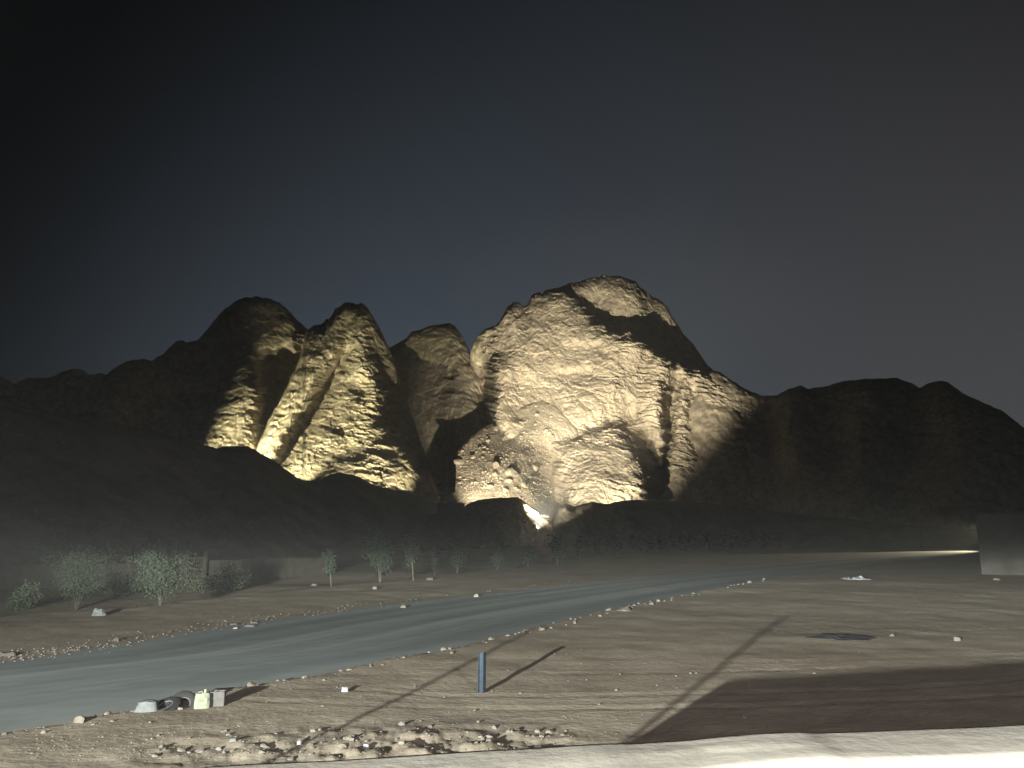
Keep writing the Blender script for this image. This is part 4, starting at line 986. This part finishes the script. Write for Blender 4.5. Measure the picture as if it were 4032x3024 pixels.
# ------------------------------------------------------------------ litter by the road
M_CONC = plain('concrete', (0.105, 0.10, 0.098), 0.9, 0.15, var=0.2, scale=8, bump=0.5)
M_PALECARTON = plain('pale_plastic', (0.19, 0.21, 0.155), 0.6, 0.3, var=0.2, scale=6)
M_SACK = plain('grey_white_sack', (0.125, 0.135, 0.135), 0.8, 0.2, var=0.2, scale=8, bump=0.4)
M_PLASTIC = plain('white_plastic', (0.30, 0.315, 0.34), 0.5, 0.4, var=0.1, scale=8)
M_RUBBER = plain('black_rubber', (0.018, 0.018, 0.020), 0.7, 0.3, var=0.3, scale=10)
def gpos(px, py, z0=0.0):
    x, y = on_plane(px, py, z0)
    for _ in range(4): z = float(ground_z(x, y)); x, y = on_plane(px, py, z)
    return x, y, z
def wrinkle(me, amp, fr, seed, keep_bottom=True):
    co = np.array([v.co[:] for v in me.vertices])
    for k in range(3): co[:, k] += amp * fbm(co[:, 0] * fr, co[:, 1] * fr, co[:, 2] * fr + k * 7.7, 4, seed + k)
    me.vertices.foreach_set('co', co.ravel().astype(np.float32)); me.update()
def subdiv_box(name, s, cuts, amp, fr, seed, top=1.0):
    bm = bmesh.new(); bmesh.ops.create_cube(bm, size=1.0)
    bmesh.ops.subdivide_edges(bm, edges=bm.edges[:], cuts=cuts, use_grid_fill=True)
    for v in bm.verts:
        f = v.co.z + 0.5
        r = 1 - 0.18 * (abs(v.co.x) * 2) ** 4 * (abs(v.co.y) * 2) ** 4
        v.co = Vector((v.co.x * s[0] * r * (1 + (top - 1) * f), v.co.y * s[1] * r * (1 + (top - 1) * f), f * s[2]))
    me = bm_mesh(name, bm); wrinkle(me, amp, fr, seed)
    return me
x, y, z = gpos(852, 2778)
root = empty('concrete_block', (x, y, z - 0.03), math.radians(9), label='grey hollow concrete block tipped at the road edge', category='block')
for k in (-1, 0, 1):
    bm = bmesh.new(); add_box(bm, (k * 0.175, 0, 0.19), (0.045, 0.17, 0.36), bevel=0.006); link('web', bm_mesh('web', bm), M_CONC, root)
for k in (-1, 1):
    bm = bmesh.new(); add_box(bm, (0, k * 0.10, 0.19), (0.40, 0.035, 0.38), bevel=0.008); link('face_shell', bm_mesh('face_shell', bm), M_CONC, root)
x, y, z = gpos(795, 2788)
root = empty('jerrycan', (x, y, z - 0.03), math.radians(20), label='crumpled pale greenish jerrycan leaning on the concrete block', category='jerrycan')
me = subdiv_box('can_body', (0.36, 0.22, 0.38), 5, 0.035, 7, 3, top=0.92); link('can_body', me, M_PALECARTON, root, smooth=False)
bm = bmesh.new(); add_tube(bm, [(0.05, 0, 0.36), (0.055, 0, 0.44), (0.06, 0, 0.475)], [0.04, 0.036, 0.03], 10); link('spout', bm_mesh('spout', bm), M_PALECARTON, root)
bm = bmesh.new(); add_tube(bm, [(-0.12, 0, 0.36), (-0.11, 0, 0.41), (-0.02, 0, 0.42), (0.0, 0, 0.37)], [0.016] * 4, 8); link('handle', bm_mesh('handle', bm), M_PALECARTON, root)
def tyre(px, py, R_, r_, tilt, rz, sink, label):
    x, y, z = gpos(px, py)
    root = empty('tyre', (x, y, z), rz, label=label, category='tyre', group='tyres dumped at the road edge')
    bm = bmesh.new(); n, m = 40, 12; V = []
    for i in range(n):
        a = 2 * math.pi * i / n
        for j in range(m):
            b = 2 * math.pi * j / m
            prof = (math.copysign(abs(math.cos(b)) ** 0.7, math.cos(b)), math.copysign(abs(math.sin(b)) ** 0.6, math.sin(b)))
            rad = R_ - r_ + r_ * prof[0] + (0.012 if (math.cos(b) > 0.75 and i % 2) else 0)
            V.append(bm.verts.new((rad * math.cos(a), r_ * 0.85 * prof[1], rad * math.sin(a))))
    for i in range(n):
        for j in range(m):
            bm.faces.new((V[i * m + j], V[i * m + (j + 1) % m], V[((i + 1) % n) * m + (j + 1) % m], V[((i + 1) % n) * m + j]))
    o = link('tread', bm_mesh('tread', bm), M_RUBBER, root); o.location = (0, 0, R_ * sink); o.rotation_euler = (tilt, 0, 0)
    bm = bmesh.new()
    for sgn in (-1, 1): add_tube(bm, [((R_ - 1.75 * r_) * math.cos(t), sgn * r_ * 0.6, (R_ - 1.75 * r_) * math.sin(t)) for t in np.linspace(0, 6.2832, 33)], [0.012] * 33, 6, cap=False)
    o = link('bead', bm_mesh('bead', bm), M_STONE2, root); o.location = (0, 0, R_ * sink); o.rotation_euler = (tilt, 0, 0)
tyre(722, 2782, 0.33, 0.10, math.radians(-25), math.radians(25), 0.15, 'black tyre sunk upright in the gravel beside the jerrycan')
tyre(655, 2790, 0.36, 0.11, math.radians(-62), math.radians(-20), 0.05, 'black tyre leaning half buried behind the grey sack')
x, y, z = gpos(578, 2800)
o = link('sack', subdiv_box('sack', (0.58, 0.34, 0.27), 6, 0.06, 4, 9, top=0.72), M_SACK, smooth=True, label='slumped grey-white sack lying among the stones at the road edge', category='sack'); o.location = (x, y, z - 0.04); o.rotation_euler = (0, 0, 0.2)
def scrap(px, py, w, h, label, cat, mat, seed, rz=0.0, d=None, group=None, z0=0.0, name=None):
    x, y, z = gpos(px, py, z0); dist = math.hypot(x, y)
    W_, H_ = w / F * dist, h / F * dist
    o = link(name or cat.replace(' ', '_'), subdiv_box('scrap', (W_, d or W_ * 0.6, H_), 5, W_ * (0.2 if 'bag' in cat or 'scrap' in cat else 0.09), 3.2 / W_, seed, top=0.5 if 'bag' in cat else 0.8), mat, label=label, category=cat)
    if group: o['group'] = group
    o.location = (x, y, z - H_ * 0.08); o.rotation_euler = (0, 0, rz)
scrap(1358, 2722, 26, 15, 'bright white plastic tub lying on the sand left of the steel post', 'plastic tub', M_PLASTIC, 1)
scrap(1178, 2930, 17, 12, 'white plastic scrap on the rubble by a dark furrow', 'plastic scrap', M_PLASTIC, 2)
scrap(1441, 2950, 22, 18, 'white square carton in the rubble below the roof ledge', 'carton', M_PLASTIC, 3)
scrap(917, 2918, 26, 10, 'flat grey-white slab scrap lying in the rubble', 'slab', M_SACK, 4)
scrap(388, 2424, 46, 22, 'grey-white plastic bag lying near the fan-shaped sapling', 'plastic bag', M_SACK, 5)
scrap(1476, 2320, 20, 10, 'pale plastic bag on the far road shoulder under the tall sapling', 'plastic bag', M_SACK, 6)
scrap(1876, 2352, 24, 12, 'pale yellow-green bag lying at the far edge of the road', 'plastic bag', M_PALECARTON, 7)
scrap(926, 2478, 16, 7, 'white scrap beside dark broken planks on the far shoulder', 'plastic scrap', M_PLASTIC, 8)
scrap(985, 2470, 44, 8, 'long pale broken kerb piece on the far shoulder', 'kerb piece', M_CONC, 9)
scrap(1000, 2456, 34, 8, 'dark broken plank lying behind the pale kerb piece', 'plank', M_DARKWALL, 10, d=0.2)
scrap(920, 2462, 30, 7, 'short dark plank end on the far shoulder', 'plank', M_DARKWALL, 11, d=0.2)
scrap(1692, 2284, 28, 9, 'dark brick lying under the narrow upright sapling', 'brick', M_DARKWALL, 12)
scrap(25, 2582, 60, 12, 'dark pipe end lying on the far shoulder', 'pipe end', M_DARKWALL, 13, d=0.25)
scrap(458, 2524, 20, 10, 'dark clod on the far shoulder', 'clod', M_DARKWALL, 14)
# dark tarp lying by the low mound
x, y, z = gpos(3312, 2512)
uu, vv = np.meshgrid(np.linspace(-1, 1, 44), np.linspace(-1, 1, 26))
rad_ = np.maximum(np.abs(uu), np.abs(vv)); ang_ = np.arctan2(vv, uu)
ed = rad_ * (0.95 + 0.5 * fbm(np.cos(ang_) * 1.6, np.sin(ang_) * 1.6, 0, 4, 61))
SX = np.cos(ang_) * ed * 1.25 + 0.1 * np.sin(ang_) * ed; SY = np.sin(ang_) * ed * 1.15
SZ = 0.05 + 0.07 * (fbm(uu * 2.5, vv * 2.5, 0, 4, 62) + 0.4) * (1 - np.maximum(np.abs(uu), np.abs(vv)) ** 4)
o = link('tarp', grid_mesh('tarp', SX, SY, SZ), plain('dark_canvas', (0.055, 0.055, 0.06), 0.9, 0.1, var=0.3, scale=4), smooth=True, label='dark grey crumpled tarp spread on the sand by the long pole shadow', category='tarp')
o.location = (x, y, float(ground_z(x, y)) - 0.02); m_ = o.modifiers.new('thickness', 'SOLIDIFY'); m_.thickness = 0.012
# torn white sheet on the dim sand
x, y, z = gpos(3370, 2284)
nn_ = 40; uu, vv = np.meshgrid(np.linspace(-1, 1, nn_), np.linspace(-1, 1, 16))
Lx = 84 / F * math.hypot(x, y) / 2
SX = uu * Lx + 0.1 * fbm(uu * 3, vv * 3, 0, 3, 3); SY = vv * 0.9 + 0.2 * fbm(uu * 2, vv, 1, 3, 4)
SZ = 0.08 + np.maximum(0, 0.34 * (fbm(uu * 2.2, vv * 1.4, 2, 4, 5) + 0.35)) * (1 - np.abs(vv) ** 3) * (1 - uu ** 6)
o = link('plastic_sheet', grid_mesh('plastic_sheet', SX, SY, SZ), M_PLASTIC, smooth=True, label='crumpled torn white plastic sheet on the dim sand', category='plastic sheet')
o.location = (x, y, z); m_ = o.modifiers.new('thickness', 'SOLIDIFY'); m_.thickness = 0.01

# ------------------------------------------------------------------ dusty night air
M_HAZE = bpy.data.materials.new('haze'); M_HAZE.use_nodes = True
_hn, _hl = M_HAZE.node_tree.nodes, M_HAZE.node_tree.links
_hn.clear()
_ho = _hn.new('ShaderNodeOutputMaterial'); _hv = _hn.new('ShaderNodeVolumePrincipled')
_hv.inputs['Density'].default_value = HAZE; _hv.inputs['Color'].default_value = (0.92, 0.94, 0.97, 1)
_hv.inputs['Anisotropy'].default_value = 0.2
_hl.new(_hv.outputs[0], _ho.inputs['Volume'])
bm = bmesh.new(); add_box(bm, (0, 200, 139), (2800, 2800, 286)); link('haze', bm_mesh('haze', bm), M_HAZE, kind='stuff', label='thin dusty night air over the whole valley', category='haze')
